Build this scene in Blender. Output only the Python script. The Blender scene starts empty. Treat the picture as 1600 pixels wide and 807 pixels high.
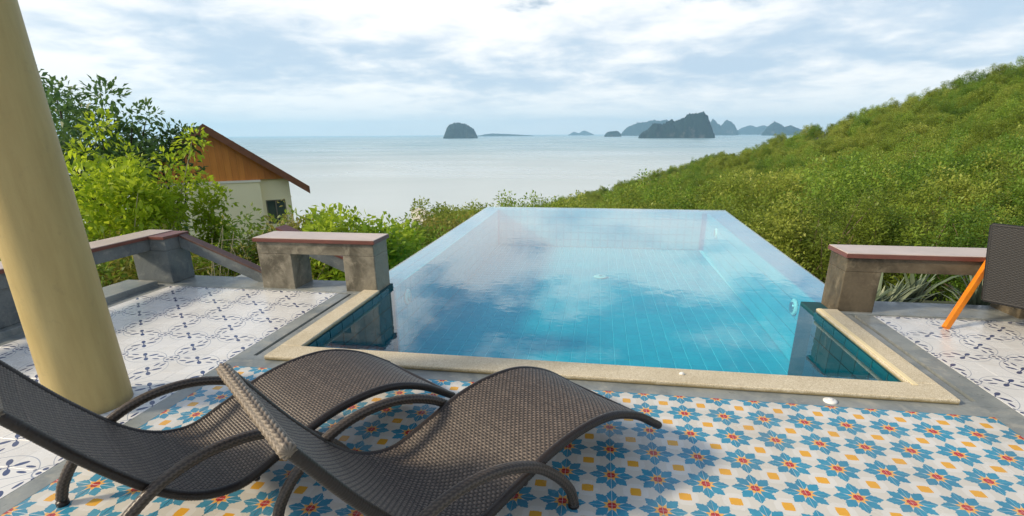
import bpy, bmesh, math, random
import numpy as np
from mathutils import Vector, Matrix

sc = bpy.context.scene
COL = sc.collection
R = math.radians

# ------------------------------------------------------------------ camera
CAM_H = 1.42
cam_d = bpy.data.cameras.new('camera')
cam = bpy.data.objects.new('camera', cam_d)
COL.objects.link(cam)
cam_d.sensor_fit = 'HORIZONTAL'
cam_d.sensor_width = 36.0
cam_d.lens = 18.27
cam_d.shift_y = 0.0541
cam_d.clip_start = 0.05
cam_d.clip_end = 90000
HEAD, PITCH, ROLL = R(9.1845), 0.3319, -0.006
_r0 = Vector((math.cos(HEAD), math.sin(HEAD), 0))
_f0 = Vector((-math.sin(HEAD), math.cos(HEAD), 0))
_fw = _f0 * math.cos(PITCH) + Vector((0, 0, -math.sin(PITCH)))
_u0 = _f0 * math.sin(PITCH) + Vector((0, 0, math.cos(PITCH)))
_rt = _r0 * math.cos(ROLL) + _u0 * math.sin(ROLL)
_up = _u0 * math.cos(ROLL) - _r0 * math.sin(ROLL)
M = Matrix((( _rt.x, _up.x, -_fw.x, 0), (_rt.y, _up.y, -_fw.y, 0), (_rt.z, _up.z, -_fw.z, CAM_H), (0, 0, 0, 1)))
cam.matrix_world = M
sc.camera = cam

# ------------------------------------------------------------------ light
SUN_AZ, SUN_EL = R(-112), R(30)          # azimuth from +Y towards +X
SUN_STRENGTH, SUN_ANGLE = 3.2, R(7)
SKY_STRENGTH = 0.12
CLOUD_STRENGTH = 0.92
HAZE_DENSITY = 5.5e-5
sc.view_settings.view_transform = 'Standard'
sc.view_settings.look = 'None'
sc.view_settings.gamma = 1.0
sc.view_settings.use_curve_mapping = False
sc.view_settings.exposure = 0.38
sc.cycles.use_denoising = True
sc.cycles.max_bounces = 8
sc.cycles.transparent_max_bounces = 12
sc.cycles.volume_bounces = 2

sun_d = bpy.data.lights.new('sun', 'SUN')
sun_d.energy = SUN_STRENGTH
sun_d.angle = SUN_ANGLE
sun_d.color = (1.0, 0.83, 0.60)
sun = bpy.data.objects.new('sun', sun_d)
COL.objects.link(sun)
to_sun = Vector((math.sin(SUN_AZ) * math.cos(SUN_EL), math.cos(SUN_AZ) * math.cos(SUN_EL), math.sin(SUN_EL)))
sun.rotation_euler = (-to_sun).to_track_quat('-Z', 'Y').to_euler()
sun.location = to_sun * 50


class NT:
    """small node-graph helper"""
    def __init__(self, tree):
        self.t = tree
        self.n = tree.nodes
        self.l = tree.links

    def add(self, typ, **kw):
        nd = self.n.new(typ)
        for k, v in kw.items():
            setattr(nd, k, v)
        return nd

    def put(self, sock, v):
        if hasattr(v, 'is_output'):
            self.l.new(v, sock)
        elif v is not None:
            if sock.type == 'RGBA' and len(v) == 3:
                v = (*v, 1)
            sock.default_value = v

    def m(self, op, a, b=None, c=None):
        nd = self.add('ShaderNodeMath', operation=op)
        for i, v in enumerate((a, b, c)):
            if v is not None:
                self.put(nd.inputs[i], v)
        return nd.outputs[0]

    def v(self, op, a, b=None):
        nd = self.add('ShaderNodeVectorMath', operation=op)
        self.put(nd.inputs[0], a)
        if b is not None:
            self.put(nd.inputs[1], b)
        return nd.outputs[0]

    def noise(self, vec, scale, detail=4, rough=0.55, dist=0.0):
        nd = self.add('ShaderNodeTexNoise')
        if vec is not None:
            self.put(nd.inputs['Vector'], vec)
        nd.inputs['Scale'].default_value = scale
        nd.inputs['Detail'].default_value = detail
        nd.inputs['Roughness'].default_value = rough
        nd.inputs['Distortion'].default_value = dist
        return nd.outputs['Fac']

    def mix(self, fac, a, b, blend='MIX'):
        nd = self.add('ShaderNodeMix', data_type='RGBA', blend_type=blend)
        self.put(nd.inputs[0], fac)
        self.put(nd.inputs[6], a)
        self.put(nd.inputs[7], b)
        return nd.outputs[2]

    def ramp(self, fac, stops, interp='LINEAR'):
        nd = self.add('ShaderNodeValToRGB')
        cr = nd.color_ramp
        cr.interpolation = interp
        while len(cr.elements) < len(stops):
            cr.elements.new(0.5)
        for e, (p, c) in zip(cr.elements, stops):
            e.position = p
            e.color = (*c, 1) if len(c) == 3 else c
        self.put(nd.inputs[0], fac)
        return nd.outputs[0]

    def rng(self, val, a, b, c=0.0, d=1.0, smooth=False):
        nd = self.add('ShaderNodeMapRange')
        if smooth:
            nd.interpolation_type = 'SMOOTHSTEP'
        self.put(nd.inputs[0], val)
        for i, q in enumerate((a, b, c, d)):
            self.put(nd.inputs[i + 1], q)
        return nd.outputs[0]

    def sep(self, vec):
        nd = self.add('ShaderNodeSeparateXYZ')
        self.put(nd.inputs[0], vec)
        return nd.outputs

    def comb(self, x, y, z):
        nd = self.add('ShaderNodeCombineXYZ')
        for i, q in enumerate((x, y, z)):
            self.put(nd.inputs[i], q)
        return nd.outputs[0]

    def bump(self, h, strength=0.3, dist=0.01):
        nd = self.add('ShaderNodeBump')
        nd.inputs['Strength'].default_value = strength
        nd.inputs['Distance'].default_value = dist
        self.put(nd.inputs['Height'], h)
        return nd.outputs[0]


# ------------------------------------------------------------------ world: sky with a broken cloud layer
world = bpy.data.worlds.new('World')
sc.world = world
world.use_nodes = True
world.node_tree.nodes.clear()
w = NT(world.node_tree)
sky = w.add('ShaderNodeTexSky', sky_type='NISHITA')
sky.sun_disc = False
sky.sun_elevation = SUN_EL
sky.sun_rotation = SUN_AZ
sky.air_density = 1.0
sky.dust_density = 1.6
sky.ozone_density = 0.7
dirv = w.add('ShaderNodeTexCoord').outputs['Generated']
dx, dy, dz = w.sep(dirv)
zc = w.m('MAXIMUM', dz, 0.0)
inv = w.m('DIVIDE', 1.0, w.m('ADD', zc, 0.16))
pl = w.comb(w.m('MULTIPLY', dx, inv), w.m('MULTIPLY', dy, inv), 0.0)
n1 = w.noise(pl, 1.25, 9, 0.56, 0.25)
n2 = w.noise(w.v('ADD', pl, (7.3, 2.1, 1.7)), 3.0, 7, 0.58, 0.2)
n3 = w.noise(w.v('ADD', pl, (-3.3, 5.1, 4.2)), 0.55, 5, 0.5, 0.4)
cover = w.rng(zc, 0.08, 0.34, 0.24, 0.0, smooth=True)
dens = w.m('ADD', w.m('ADD', w.m('MULTIPLY', n1, 0.64), w.m('MULTIPLY', n2, 0.36)), cover)
mask = w.rng(dens, 0.48, 0.60, 0, 1, smooth=True)
shade = w.rng(w.m('ADD', w.m('ADD', w.m('MULTIPLY', n3, 0.6), w.m('MULTIPLY', n2, 0.4)), w.rng(zc, 0.15, 0.5, 0.0, 0.10)), 0.37, 0.58, 0, 1, smooth=True)
ccol = w.mix(shade, (0.50, 0.62, 0.75, 1), (1.0, 0.985, 0.965, 1))
hz = w.rng(zc, 0.0, 0.10, 0.9, 0.0, smooth=True)
ccol = w.mix(hz, ccol, (0.90, 0.92, 0.93, 1))
mask = w.m('MAXIMUM', mask, w.rng(zc, 0.0, 0.10, 0.9, 0.0, smooth=True))
bg1 = w.add('ShaderNodeBackground')
w.l.new(sky.outputs[0], bg1.inputs[0])
bg1.inputs[1].default_value = SKY_STRENGTH
bg2 = w.add('ShaderNodeBackground')
w.put(bg2.inputs[0], ccol)
bg2.inputs[1].default_value = CLOUD_STRENGTH
mx = w.add('ShaderNodeMixShader')
w.put(mx.inputs[0], w.m('MULTIPLY', mask, 0.95))
w.l.new(bg1.outputs[0], mx.inputs[1])
w.l.new(bg2.outputs[0], mx.inputs[2])
wo = w.add('ShaderNodeOutputWorld')
w.l.new(mx.outputs[0], wo.inputs[0])


# ------------------------------------------------------------------ materials
def mat(name):
    m_ = bpy.data.materials.new(name)
    m_.use_nodes = True
    t = NT(m_.node_tree)
    b = m_.node_tree.nodes['Principled BSDF']
    return m_, t, b


def lin(r, g, b):
    f = lambda c: (c / 255 / 12.92) if c / 255 <= 0.04045 else ((c / 255 + 0.055) / 1.055) ** 2.4
    return (f(r), f(g), f(b), 1)


def simple(name, col, rough=0.6, var=0.15, scale=6.0, bump=0.2, bscale=40.0, bdist=0.004, metal=0.0, spec=0.5):
    m_, t, b = mat(name)
    co = t.add('ShaderNodeTexCoord').outputs['Object']
    n = t.noise(co, scale, 5, 0.6)
    c2 = tuple(max(0, min(1, c * (1 - var))) for c in col[:3]) + (1,)
    c3 = tuple(max(0, min(1, c * (1 + var))) for c in col[:3]) + (1,)
    t.put(b.inputs['Base Color'], t.mix(t.rng(n, 0.3, 0.7), c2, c3))
    b.inputs['Roughness'].default_value = rough
    b.inputs['Metallic'].default_value = metal
    b.inputs['Specular IOR Level'].default_value = spec
    if bump:
        t.put(b.inputs['Normal'], t.bump(t.noise(co, bscale, 4, 0.6), bump, bdist))
    return m_


def cement(name, base, stain, light, rough=0.55, spec=0.5):
    """trowelled polished cement with cloudy stains"""
    m_, t, b = mat(name)
    g = t.add('ShaderNodeNewGeometry').outputs['Position']
    a = t.noise(g, 2.3, 6, 0.65, 0.6)
    c = t.noise(g, 9.0, 6, 0.7, 0.4)
    d = t.noise(g, 60.0, 3, 0.6)
    col = t.mix(t.rng(a, 0.38, 0.66, smooth=True), base, stain)
    col = t.mix(t.m('MULTIPLY', t.rng(c, 0.5, 0.72, smooth=True), 0.65), col, light)
    col = t.mix(0.18, col, t.mix(d, (0, 0, 0, 1), (1, 1, 1, 1)), 'OVERLAY')
    t.put(b.inputs['Base Color'], col)
    t.put(b.inputs['Roughness'], t.rng(c, 0.3, 0.7, rough - 0.14, rough + 0.14))
    b.inputs['Specular IOR Level'].default_value = spec
    t.put(b.inputs['Normal'], t.bump(t.m('ADD', c, t.m('MULTIPLY', d, 0.4)), 0.22, 0.006))
    return m_


MT = {}
MT['cement_floor'] = cement('cement_floor', lin(142, 147, 144), lin(108, 116, 118), lin(172, 170, 158), 0.38)
MT['cement_block'] = cement('cement_block', lin(138, 132, 116), lin(84, 80, 68), lin(164, 156, 138), 0.6, 0.3)
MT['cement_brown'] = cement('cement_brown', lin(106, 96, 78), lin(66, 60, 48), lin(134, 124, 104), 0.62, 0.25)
MT['cement_rail'] = cement('cement_rail', lin(112, 118, 118), lin(84, 92, 96), lin(140, 142, 136), 0.55, 0.35)
MT['deck_base'] = cement('deck_base', lin(150, 150, 146), lin(120, 120, 116), lin(170, 170, 165), 0.7)
MT['grout'] = simple('grout', lin(214, 215, 211), 0.85, 0.08, 30, 0.1)
MT['cap_edge'] = simple('cap_paint', lin(108, 64, 54), 0.42, 0.16, 14, 0.1, 60, 0.002)
MT['cap_dark'] = simple('cap_dark', lin(88, 66, 58), 0.5, 0.2, 14, 0.1, 60, 0.002)
MT['cap_top'] = simple('cap_top', lin(186, 168, 156), 0.30, 0.12, 5, 0.12, 60, 0.002)
MT['column'] = None
MT['dark_groove'] = simple('dark_groove', lin(52, 56, 56), 0.8, 0.2, 30, 0.2)
MT['orange_wood'] = simple('orange_wood', lin(226, 130, 24), 0.42, 0.2, 8, 0.1, 50, 0.002)
MT['white_plastic'] = simple('white_plastic', lin(226, 226, 222), 0.35, 0.04, 8, 0)
MT['steel'] = simple('steel', lin(190, 194, 196), 0.3, 0.05, 8, 0, metal=1.0)
MT['wall_cream'] = simple('wall_cream', lin(244, 236, 196), 0.75, 0.04, 0.6, 0.1)
MT['trim_white'] = simple('trim_white', lin(236, 232, 212), 0.6, 0.03, 2, 0)
MT['roof'] = simple('roof_shingle', lin(104, 78, 66), 0.8, 0.25, 3, 0.4, 12, 0.03)
MT['fascia'] = simple('fascia_wood', lin(122, 78, 52), 0.6, 0.2, 4, 0.2)
MT['glass'] = simple('window_glass', lin(70, 86, 84), 0.08, 0.15, 1.5, 0, spec=0.8)
MT['frame'] = simple('window_frame', lin(120, 116, 104), 0.5, 0.05, 3, 0)


def plank_material():
    m_, t, b = mat('gable_wood')
    co = t.add('ShaderNodeTexCoord').outputs['Object']
    x, y, z = t.sep(co)
    n = t.noise(t.comb(t.m('MULTIPLY', x, 6.0), t.m('MULTIPLY', y, 6.0), t.m('MULTIPLY', z, 0.5)), 2.5, 5, 0.6)
    rnd = t.add('ShaderNodeObjectInfo').outputs['Random']
    c = t.mix(n, lin(190, 112, 38), lin(230, 154, 66))
    c = t.mix(t.m('MULTIPLY', rnd, 0.5), c, lin(150, 78, 24))
    t.put(b.inputs['Base Color'], c)
    b.inputs['Roughness'].default_value = 0.5
    return m_


MT['plank'] = plank_material()


def column_material():
    """rolled masonry paint, slightly streaked, scuffed and dirty where it meets the floor"""
    m_, t, b = mat('column_paint')
    g = t.add('ShaderNodeNewGeometry').outputs['Position']
    x, y, z = t.sep(g)
    n = t.noise(t.comb(t.m('MULTIPLY', x, 5.0), t.m('MULTIPLY', y, 5.0), t.m('MULTIPLY', z, 0.7)), 2.0, 6, 0.65)
    n2 = t.noise(g, 16.0, 5, 0.65)
    col = t.mix(t.rng(n, 0.3, 0.7), lin(168, 147, 93), lin(188, 168, 112))
    col = t.mix(t.m('MULTIPLY', t.rng(n2, 0.60, 0.72), 0.35), col, lin(150, 134, 92))
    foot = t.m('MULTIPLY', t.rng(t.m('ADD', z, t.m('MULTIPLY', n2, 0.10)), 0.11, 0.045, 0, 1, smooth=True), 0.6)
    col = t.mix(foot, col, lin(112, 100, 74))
    t.put(b.inputs['Base Color'], col)
    b.inputs['Roughness'].default_value = 0.52
    t.put(b.inputs['Normal'], t.bump(t.noise(g, 70.0, 4, 0.6), 0.3, 0.003))
    return m_


MT['column'] = column_material()


def coping_material():
    """exposed aggregate: sand coloured pebbles, mossy at the foot"""
    m_, t, b = mat('coping_pebble')
    g = t.add('ShaderNodeNewGeometry').outputs['Position']
    vo = t.add('ShaderNodeTexVoronoi')
    vo.inputs['Scale'].default_value = 260
    t.put(vo.inputs['Vector'], g)
    n = t.noise(g, 3.0, 5, 0.6)
    cell = t.ramp(t.sep(vo.outputs['Color'])[0], [(0.0, lin(172, 158, 128)[:3]), (0.35, lin(198, 186, 158)[:3]), (0.7, lin(210, 200, 174)[:3]), (1.0, lin(222, 214, 194)[:3])])
    col = t.mix(t.m('MULTIPLY', t.rng(n, 0.45, 0.7), 0.4), cell, lin(160, 146, 112))
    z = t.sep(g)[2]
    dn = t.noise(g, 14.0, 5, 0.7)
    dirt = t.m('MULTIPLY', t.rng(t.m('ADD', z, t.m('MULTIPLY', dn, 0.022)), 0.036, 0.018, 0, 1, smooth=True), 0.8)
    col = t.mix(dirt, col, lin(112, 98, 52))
    t.put(b.inputs['Base Color'], col)
    b.inputs['Roughness'].default_value = 0.75
    t.put(b.inputs['Normal'], t.bump(vo.outputs['Distance'], 0.35, 0.003))
    return m_


MT['coping'] = coping_material()
MT['coping_strip'] = simple('coping_strip', lin(232, 216, 172), 0.5, 0.06, 10, 0.1)


def tile_finish(t, b, col, rough=0.2):
    co = t.add('ShaderNodeNewGeometry').outputs['Position']
    n = t.noise(co, 5.0, 6, 0.65)
    n2 = t.noise(co, 45.0, 4, 0.6)
    rnd = t.add('ShaderNodeObjectInfo').outputs['Random']
    col = t.mix(t.m('MULTIPLY', t.rng(n, 0.5, 0.75), 0.16), col, lin(150, 140, 120))
    col = t.mix(t.rng(rnd, 0, 1, 0.0, 0.13), col, lin(128, 122, 108))
    st = t.noise(co, 1.3, 7, 0.7, 0.8)
    col = t.mix(t.m('MULTIPLY', t.rng(st, 0.55, 0.72, smooth=True), 0.22), col, lin(148, 132, 104))
    sp = t.noise(co, 210.0, 2, 0.5)
    col = t.mix(t.m('MULTIPLY', t.rng(sp, 0.72, 0.78), 0.35), col, lin(96, 88, 74))
    t.put(b.inputs['Base Color'], col)
    t.put(b.inputs['Roughness'], t.rng(n, 0.3, 0.7, rough - 0.05, rough + 0.16))
    b.inputs['Specular IOR Level'].default_value = 0.5
    t.put(b.inputs['Normal'], t.bump(t.m('ADD', n2, t.m('MULTIPLY', n, 2.0)), 0.12, 0.002))


def flower_material():
    m_, t, b = mat('flower_tile')
    x, y, _ = t.sep(t.add('ShaderNodeTexCoord').outputs['Object'])
    ax, ay = t.m('ABSOLUTE', x), t.m('ABSOLUTE', y)
    u, v = t.m('SUBTRACT', 0.1, ax), t.m('SUBTRACT', 0.1, ay)
    r = t.m('SQRT', t.m('ADD', t.m('MULTIPLY', u, u), t.m('MULTIPLY', v, v)))
    ph = t.m('ARCTAN2', v, u)
    k = math.pi / 4
    dl = t.m('SUBTRACT', t.m('FLOORED_MODULO', t.m('ADD', ph, k / 2), k), k / 2)
    dl = t.m('ABSOLUTE', dl)
    p = t.m('MULTIPLY', r, t.m('COSINE', dl))
    q = t.m('MULTIPLY', r, t.m('SINE', dl))
    # diagonal petals are a little shorter
    diag = t.m('LESS_THAN', t.m('ABSOLUTE', t.m('SUBTRACT', ph, k)), k / 2)
    p = t.m('MULTIPLY', p, t.m('ADD', 1.0, t.m('MULTIPLY', diag, 0.05)))
    fc = t.add('ShaderNodeFloatCurve')
    cur = fc.mapping.curves[0]
    pts = [(0, 0), (0.24, 0.0), (0.27, 0.055), (0.40, 0.135), (0.53, 0.212), (0.62, 0.246), (0.65, 0.19), (0.755, 0.20), (0.785, 0.13), (0.86, 0.095), (0.975, 0.0), (1, 0)]
    while len(cur.points) < len(pts):
        cur.points.new(0.5, 0.5)
    for cp, (a, c) in zip(cur.points, pts):
        cp.location = (a, c)
        cp.handle_type = 'VECTOR'
    fc.mapping.update()
    t.put(fc.inputs['Value'], t.m('MULTIPLY', p, 10.0))
    petal = t.m('LESS_THAN', q, t.m('MULTIPLY', fc.outputs[0], 0.1))
    c8 = t.m('COSINE', t.m('MULTIPLY', ph, 8.0))
    ring = t.m('LESS_THAN', r, t.m('SUBTRACT', 0.0300, t.m('MULTIPLY', c8, 0.0065)))
    red = t.m('LESS_THAN', r, t.m('ADD', 0.0185, t.m('MULTIPLY', c8, 0.0012)))
    # yellow cushion in the middle of the tile
    ys = t.m('ADD', t.m('POWER', t.m('DIVIDE', ax, 0.0245), 8.0), t.m('POWER', t.m('DIVIDE', ay, 0.0225), 8.0))
    pin = t.m('MULTIPLY', t.m('ABSOLUTE', t.m('SUBTRACT', ax, ay)), 0.0)
    notch = t.m('GREATER_THAN', t.m('ADD', t.m('ABSOLUTE', t.m('SUBTRACT', ax, 0.0165)), t.m('ABSOLUTE', t.m('SUBTRACT', ay, 0.0225))), 0.0035)
    yel = t.m('MULTIPLY', t.m('LESS_THAN', ys, 1.0), notch)
    # white octagon round the cushion against an ivory ground
    octo = t.m('LESS_THAN', t.m('MAXIMUM', t.m('MAXIMUM', ax, ay), t.m('MULTIPLY', t.m('ADD', ax, ay), 0.72)), 0.052)
    g = t.add('ShaderNodeNewGeometry').outputs['Position']
    bn = t.noise(g, 28.0, 4, 0.6)
    white = t.mix(octo, lin(208, 206, 197), lin(216, 215, 209))
    rnd2 = t.add('ShaderNodeObjectInfo').outputs['Random']
    blue = t.mix(bn, lin(44, 130, 166), lin(76, 160, 186))
    blue = t.mix(t.m('MULTIPLY', rnd2, 0.35), blue, lin(32, 108, 146))
    col = t.mix(petal, white, blue)
    col = t.mix(ring, col, lin(230, 176, 96))
    col = t.mix(red, col, lin(180, 54, 54))
    col = t.mix(yel, col, lin(226, 168, 50))
    tile_finish(t, b, col, 0.17)
    return m_


def sprig_material():
    m_, t, b = mat('sprig_tile')
    x, y, _ = t.sep(t.add('ShaderNodeTexCoord').outputs['Object'])
    a, c = t.m('ADD', x, 0.1), t.m('ADD', y, 0.1)
    hyp = lambda p, q: t.m('SQRT', t.m('ADD', t.m('MULTIPLY', p, p), t.m('MULTIPLY', q, q)))
    near = lambda d, w_: t.m('LESS_THAN', t.m('ABSOLUTE', d), w_)
    rc = hyp(a, c)
    mxv, mnv = t.m('MAXIMUM', a, c), t.m('MINIMUM', a, c)
    ring = near(t.m('SUBTRACT', rc, 0.047), 0.0030)
    dots = t.m('LESS_THAN', hyp(t.m('SUBTRACT', a, 0.0165), t.m('SUBTRACT', c, 0.0165)), 0.0115)
    knob = t.m('LESS_THAN', hyp(t.m('SUBTRACT', mxv, 0.055), mnv), 0.008)
    # four-leaf sprig at the mixed corner
    e, f = t.m('SUBTRACT', 0.2, mxv), mnv
    s_ = t.m('MULTIPLY', t.m('ADD', e, f), 0.7071)
    o_ = t.m('MULTIPLY', t.m('SUBTRACT', e, f), 0.7071)
    leaf = t.m('LESS_THAN', hyp(t.m('DIVIDE', t.m('SUBTRACT', s_, 0.048), 0.029), t.m('DIVIDE', o_, 0.0130)), 1.0)
    stem = t.m('MULTIPLY', near(o_, 0.003), t.m('LESS_THAN', s_, 0.03))
    hub = t.m('LESS_THAN', hyp(e, f), 0.007)
    # paired dashes between ring and sprig
    dash = t.m('LESS_THAN', hyp(t.m('DIVIDE', t.m('SUBTRACT', mxv, 0.102), 0.026), t.m('DIVIDE', t.m('SUBTRACT', mnv, 0.021), 0.0080)), 1.0)
    rb = hyp(t.m('SUBTRACT', mxv, 0.2), t.m('ADD', mnv, 0.095))
    arc = near(t.m('SUBTRACT', rb, 0.184), 0.0019)
    dark = leaf
    for q in (dots, knob, stem, hub, dash):
        dark = t.m('MAXIMUM', dark, q)
    line = t.m('MAXIMUM', ring, arc)
    col = t.mix(line, lin(222, 223, 221), lin(146, 156, 172))
    col = t.mix(dark, col, lin(58, 72, 112))
    tile_finish(t, b, col, 0.20)
    return m_


MT['flower'] = flower_material()
MT['sprig'] = sprig_material()


def pool_tile_material(name='pool_tile', dark=1.0, c1=(0, 176, 194), c2=(4, 192, 206), c3=(0, 162, 184)):
    m_, t, b = mat(name)
    g = t.add('ShaderNodeNewGeometry').outputs['Position']
    rnd = t.add('ShaderNodeObjectInfo').outputs['Random']
    n = t.noise(g, 2.0, 4, 0.6)
    k = lambda r_, g_, b_: tuple(c * dark for c in lin(r_, g_, b_)[:3]) + (1,)
    col = t.mix(t.rng(n, 0.35, 0.65), k(*c1), k(*c2))
    col = t.mix(t.m('MULTIPLY', rnd, 0.35), col, k(*c3))
    t.put(b.inputs['Base Color'], col)
    b.inputs['Roughness'].default_value = 0.25
    return m_


MT['pool_tile'] = pool_tile_material()
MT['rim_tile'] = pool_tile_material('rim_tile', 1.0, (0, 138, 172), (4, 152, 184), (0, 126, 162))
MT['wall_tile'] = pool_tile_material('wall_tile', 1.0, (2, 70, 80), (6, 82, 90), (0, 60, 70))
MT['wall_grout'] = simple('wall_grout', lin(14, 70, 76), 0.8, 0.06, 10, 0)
MT['pool_grout'] = simple('pool_grout', lin(140, 228, 234), 0.8, 0.06, 10, 0)


def water_material():
    """clear pool water: mirror by Fresnel over a faintly tinted see-through body"""
    m_, t, b = mat('pool_water')
    m_.node_tree.nodes.remove(b)
    out = m_.node_tree.nodes['Material Output']
    g = t.add('ShaderNodeNewGeometry').outputs['Position']
    x, y, z = t.sep(g)
    q = t.comb(x, t.m('MULTIPLY', y, 1.0), 0.0)
    h = t.m('ADD', t.noise(q, 4.0, 3, 0.5, 0.3), t.m('MULTIPLY', t.noise(q, 16.0, 2, 0.5), 0.22))
    nrm = t.bump(h, 0.09, 0.012)
    inc = t.add('ShaderNodeNewGeometry').outputs['Incoming']
    dt = t.add('ShaderNodeVectorMath', operation='DOT_PRODUCT')
    t.put(dt.inputs[0], inc)
    t.put(dt.inputs[1], nrm)
    c_ = t.m('MINIMUM', t.m('ABSOLUTE', dt.outputs['Value']), 1.0)
    refl = t.m('ADD', 0.025, t.m('MULTIPLY', 0.975, t.m('POWER', t.m('SUBTRACT', 1.0, c_), 3.8)))
    gl = t.add('ShaderNodeBsdfGlossy')
    gl.inputs['Roughness'].default_value = 0.0
    gl.inputs['Color'].default_value = (1, 1, 1, 1)
    t.put(gl.inputs['Normal'], nrm)
    tr = t.add('ShaderNodeBsdfTransparent')
    tr.inputs['Color'].default_value = (0.46, 0.90, 0.96, 1)
    mxs = t.add('ShaderNodeMixShader')
    t.put(mxs.inputs[0], refl)
    t.l.new(tr.outputs[0], mxs.inputs[1])
    t.l.new(gl.outputs[0], mxs.inputs[2])
    t.l.new(mxs.outputs[0], out.inputs['Surface'])
    return m_


MT['water'] = water_material()


def sea_material():
    m_, t, b = mat('sea_water')
    g = t.add('ShaderNodeNewGeometry').outputs['Position']
    n = t.noise(g, 0.0016, 6, 0.6, 0.5)
    x, y, z = t.sep(g)
    n2 = t.noise(t.comb(t.m('MULTIPLY', x, 0.4), y, 0.0), 0.004, 5, 0.6, 1.0)
    rr = t.m('SQRT', t.m('ADD', t.m('MULTIPLY', x, x), t.m('MULTIPLY', y, y)))
    shallow = t.rng(t.m('ADD', rr, t.m('MULTIPLY', n2, 500.0)), 500, 2600, 1, 0, smooth=True)
    col = t.mix(t.rng(n, 0.4, 0.65), lin(136, 170, 180), lin(160, 188, 194))
    col = t.mix(shallow, col, lin(196, 206, 204))
    t.put(b.inputs['Base Color'], col)
    t.put(b.inputs['Roughness'], t.rng(n2, 0.35, 0.7, 0.22, 0.42))
    b.inputs['IOR'].default_value = 1.33
    t.put(b.inputs['Normal'], t.bump(t.noise(g, 0.25, 3, 0.6), 0.25, 0.5))
    return m_


MT['sea'] = sea_material()


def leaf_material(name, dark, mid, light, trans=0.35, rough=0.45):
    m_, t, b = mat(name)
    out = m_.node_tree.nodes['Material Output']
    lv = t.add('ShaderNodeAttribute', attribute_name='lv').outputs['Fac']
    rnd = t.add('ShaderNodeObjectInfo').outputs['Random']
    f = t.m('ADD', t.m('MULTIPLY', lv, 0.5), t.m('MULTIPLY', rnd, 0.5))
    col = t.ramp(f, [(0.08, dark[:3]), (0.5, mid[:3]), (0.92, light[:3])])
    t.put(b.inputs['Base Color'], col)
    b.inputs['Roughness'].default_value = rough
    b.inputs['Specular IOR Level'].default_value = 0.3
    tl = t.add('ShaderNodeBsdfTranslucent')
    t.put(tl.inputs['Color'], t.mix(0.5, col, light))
    mxs = t.add('ShaderNodeMixShader')
    mxs.inputs[0].default_value = trans
    t.l.new(b.outputs[0], mxs.inputs[1])
    t.l.new(tl.outputs[0], mxs.inputs[2])
    t.l.new(mxs.outputs[0], out.inputs['Surface'])
    return m_


LF = {}
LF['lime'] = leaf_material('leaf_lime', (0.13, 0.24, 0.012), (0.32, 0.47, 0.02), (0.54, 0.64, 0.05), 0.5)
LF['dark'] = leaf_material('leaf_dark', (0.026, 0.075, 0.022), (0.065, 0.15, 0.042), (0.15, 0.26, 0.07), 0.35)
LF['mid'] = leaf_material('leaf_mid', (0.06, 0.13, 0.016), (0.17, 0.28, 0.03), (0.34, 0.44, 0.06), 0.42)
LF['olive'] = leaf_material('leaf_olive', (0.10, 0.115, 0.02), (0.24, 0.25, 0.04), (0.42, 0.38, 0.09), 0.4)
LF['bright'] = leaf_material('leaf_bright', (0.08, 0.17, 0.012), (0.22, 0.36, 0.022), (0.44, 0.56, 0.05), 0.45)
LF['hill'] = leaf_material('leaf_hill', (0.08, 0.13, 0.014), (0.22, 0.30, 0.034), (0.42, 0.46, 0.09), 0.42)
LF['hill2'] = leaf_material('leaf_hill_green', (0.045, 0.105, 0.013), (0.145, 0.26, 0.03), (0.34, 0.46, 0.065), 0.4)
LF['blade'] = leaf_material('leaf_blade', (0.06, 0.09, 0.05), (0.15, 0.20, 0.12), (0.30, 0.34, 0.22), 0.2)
MT['bark'] = simple('bark', lin(112, 98, 78), 0.85, 0.3, 5, 0.5, 25, 0.01)
MT['bark_pale'] = simple('bark_pale', lin(176, 164, 138), 0.8, 0.2, 5, 0.4, 25, 0.01)
MT['bark_dark'] = simple('bark_dark', lin(66, 58, 46), 0.85, 0.3, 5, 0.5, 25, 0.01)


def ground_material():
    m_, t, b = mat('hill_ground')
    g = t.add('ShaderNodeNewGeometry').outputs['Position']
    n = t.noise(g, 0.25, 8, 0.7)
    n2 = t.noise(g, 1.7, 6, 0.7)
    col = t.mix(t.rng(n, 0.35, 0.65), (0.022, 0.034, 0.010, 1), (0.055, 0.065, 0.018, 1))
    col = t.mix(t.m('MULTIPLY', t.rng(n2, 0.55, 0.75), 0.5), col, (0.15, 0.13, 0.07, 1))
    t.put(b.inputs['Base Color'], col)
    b.inputs['Roughness'].default_value = 0.9
    t.put(b.inputs['Normal'], t.bump(n2, 0.6, 0.3))
    return m_


MT['ground'] = ground_material()
MT['sand'] = simple('sand', lin(214, 206, 186), 0.9, 0.08, 0.05, 0)


def island_material():
    m_, t, b = mat('island_rock')
    geo = t.add('ShaderNodeNewGeometry')
    g = geo.outputs['Position']
    nz = t.sep(geo.outputs['True Normal'])[2]
    n = t.noise(g, 0.012, 8, 0.7)
    n2 = t.noise(g, 0.05, 6, 0.7)
    veg = t.mix(t.rng(n2, 0.35, 0.65), (0.003, 0.010, 0.010, 1), (0.009, 0.024, 0.018, 1))
    rock = t.mix(n2, (0.05, 0.05, 0.05, 1), (0.13, 0.12, 0.11, 1))
    cliff = t.m('MULTIPLY', t.rng(nz, 0.30, 0.12), t.rng(n, 0.52, 0.62))
    t.put(b.inputs['Base Color'], t.mix(cliff, veg, rock))
    b.inputs['Roughness'].default_value = 0.95
    b.inputs['Specular IOR Level'].default_value = 0.1
    return m_


MT['island'] = island_material()


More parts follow.
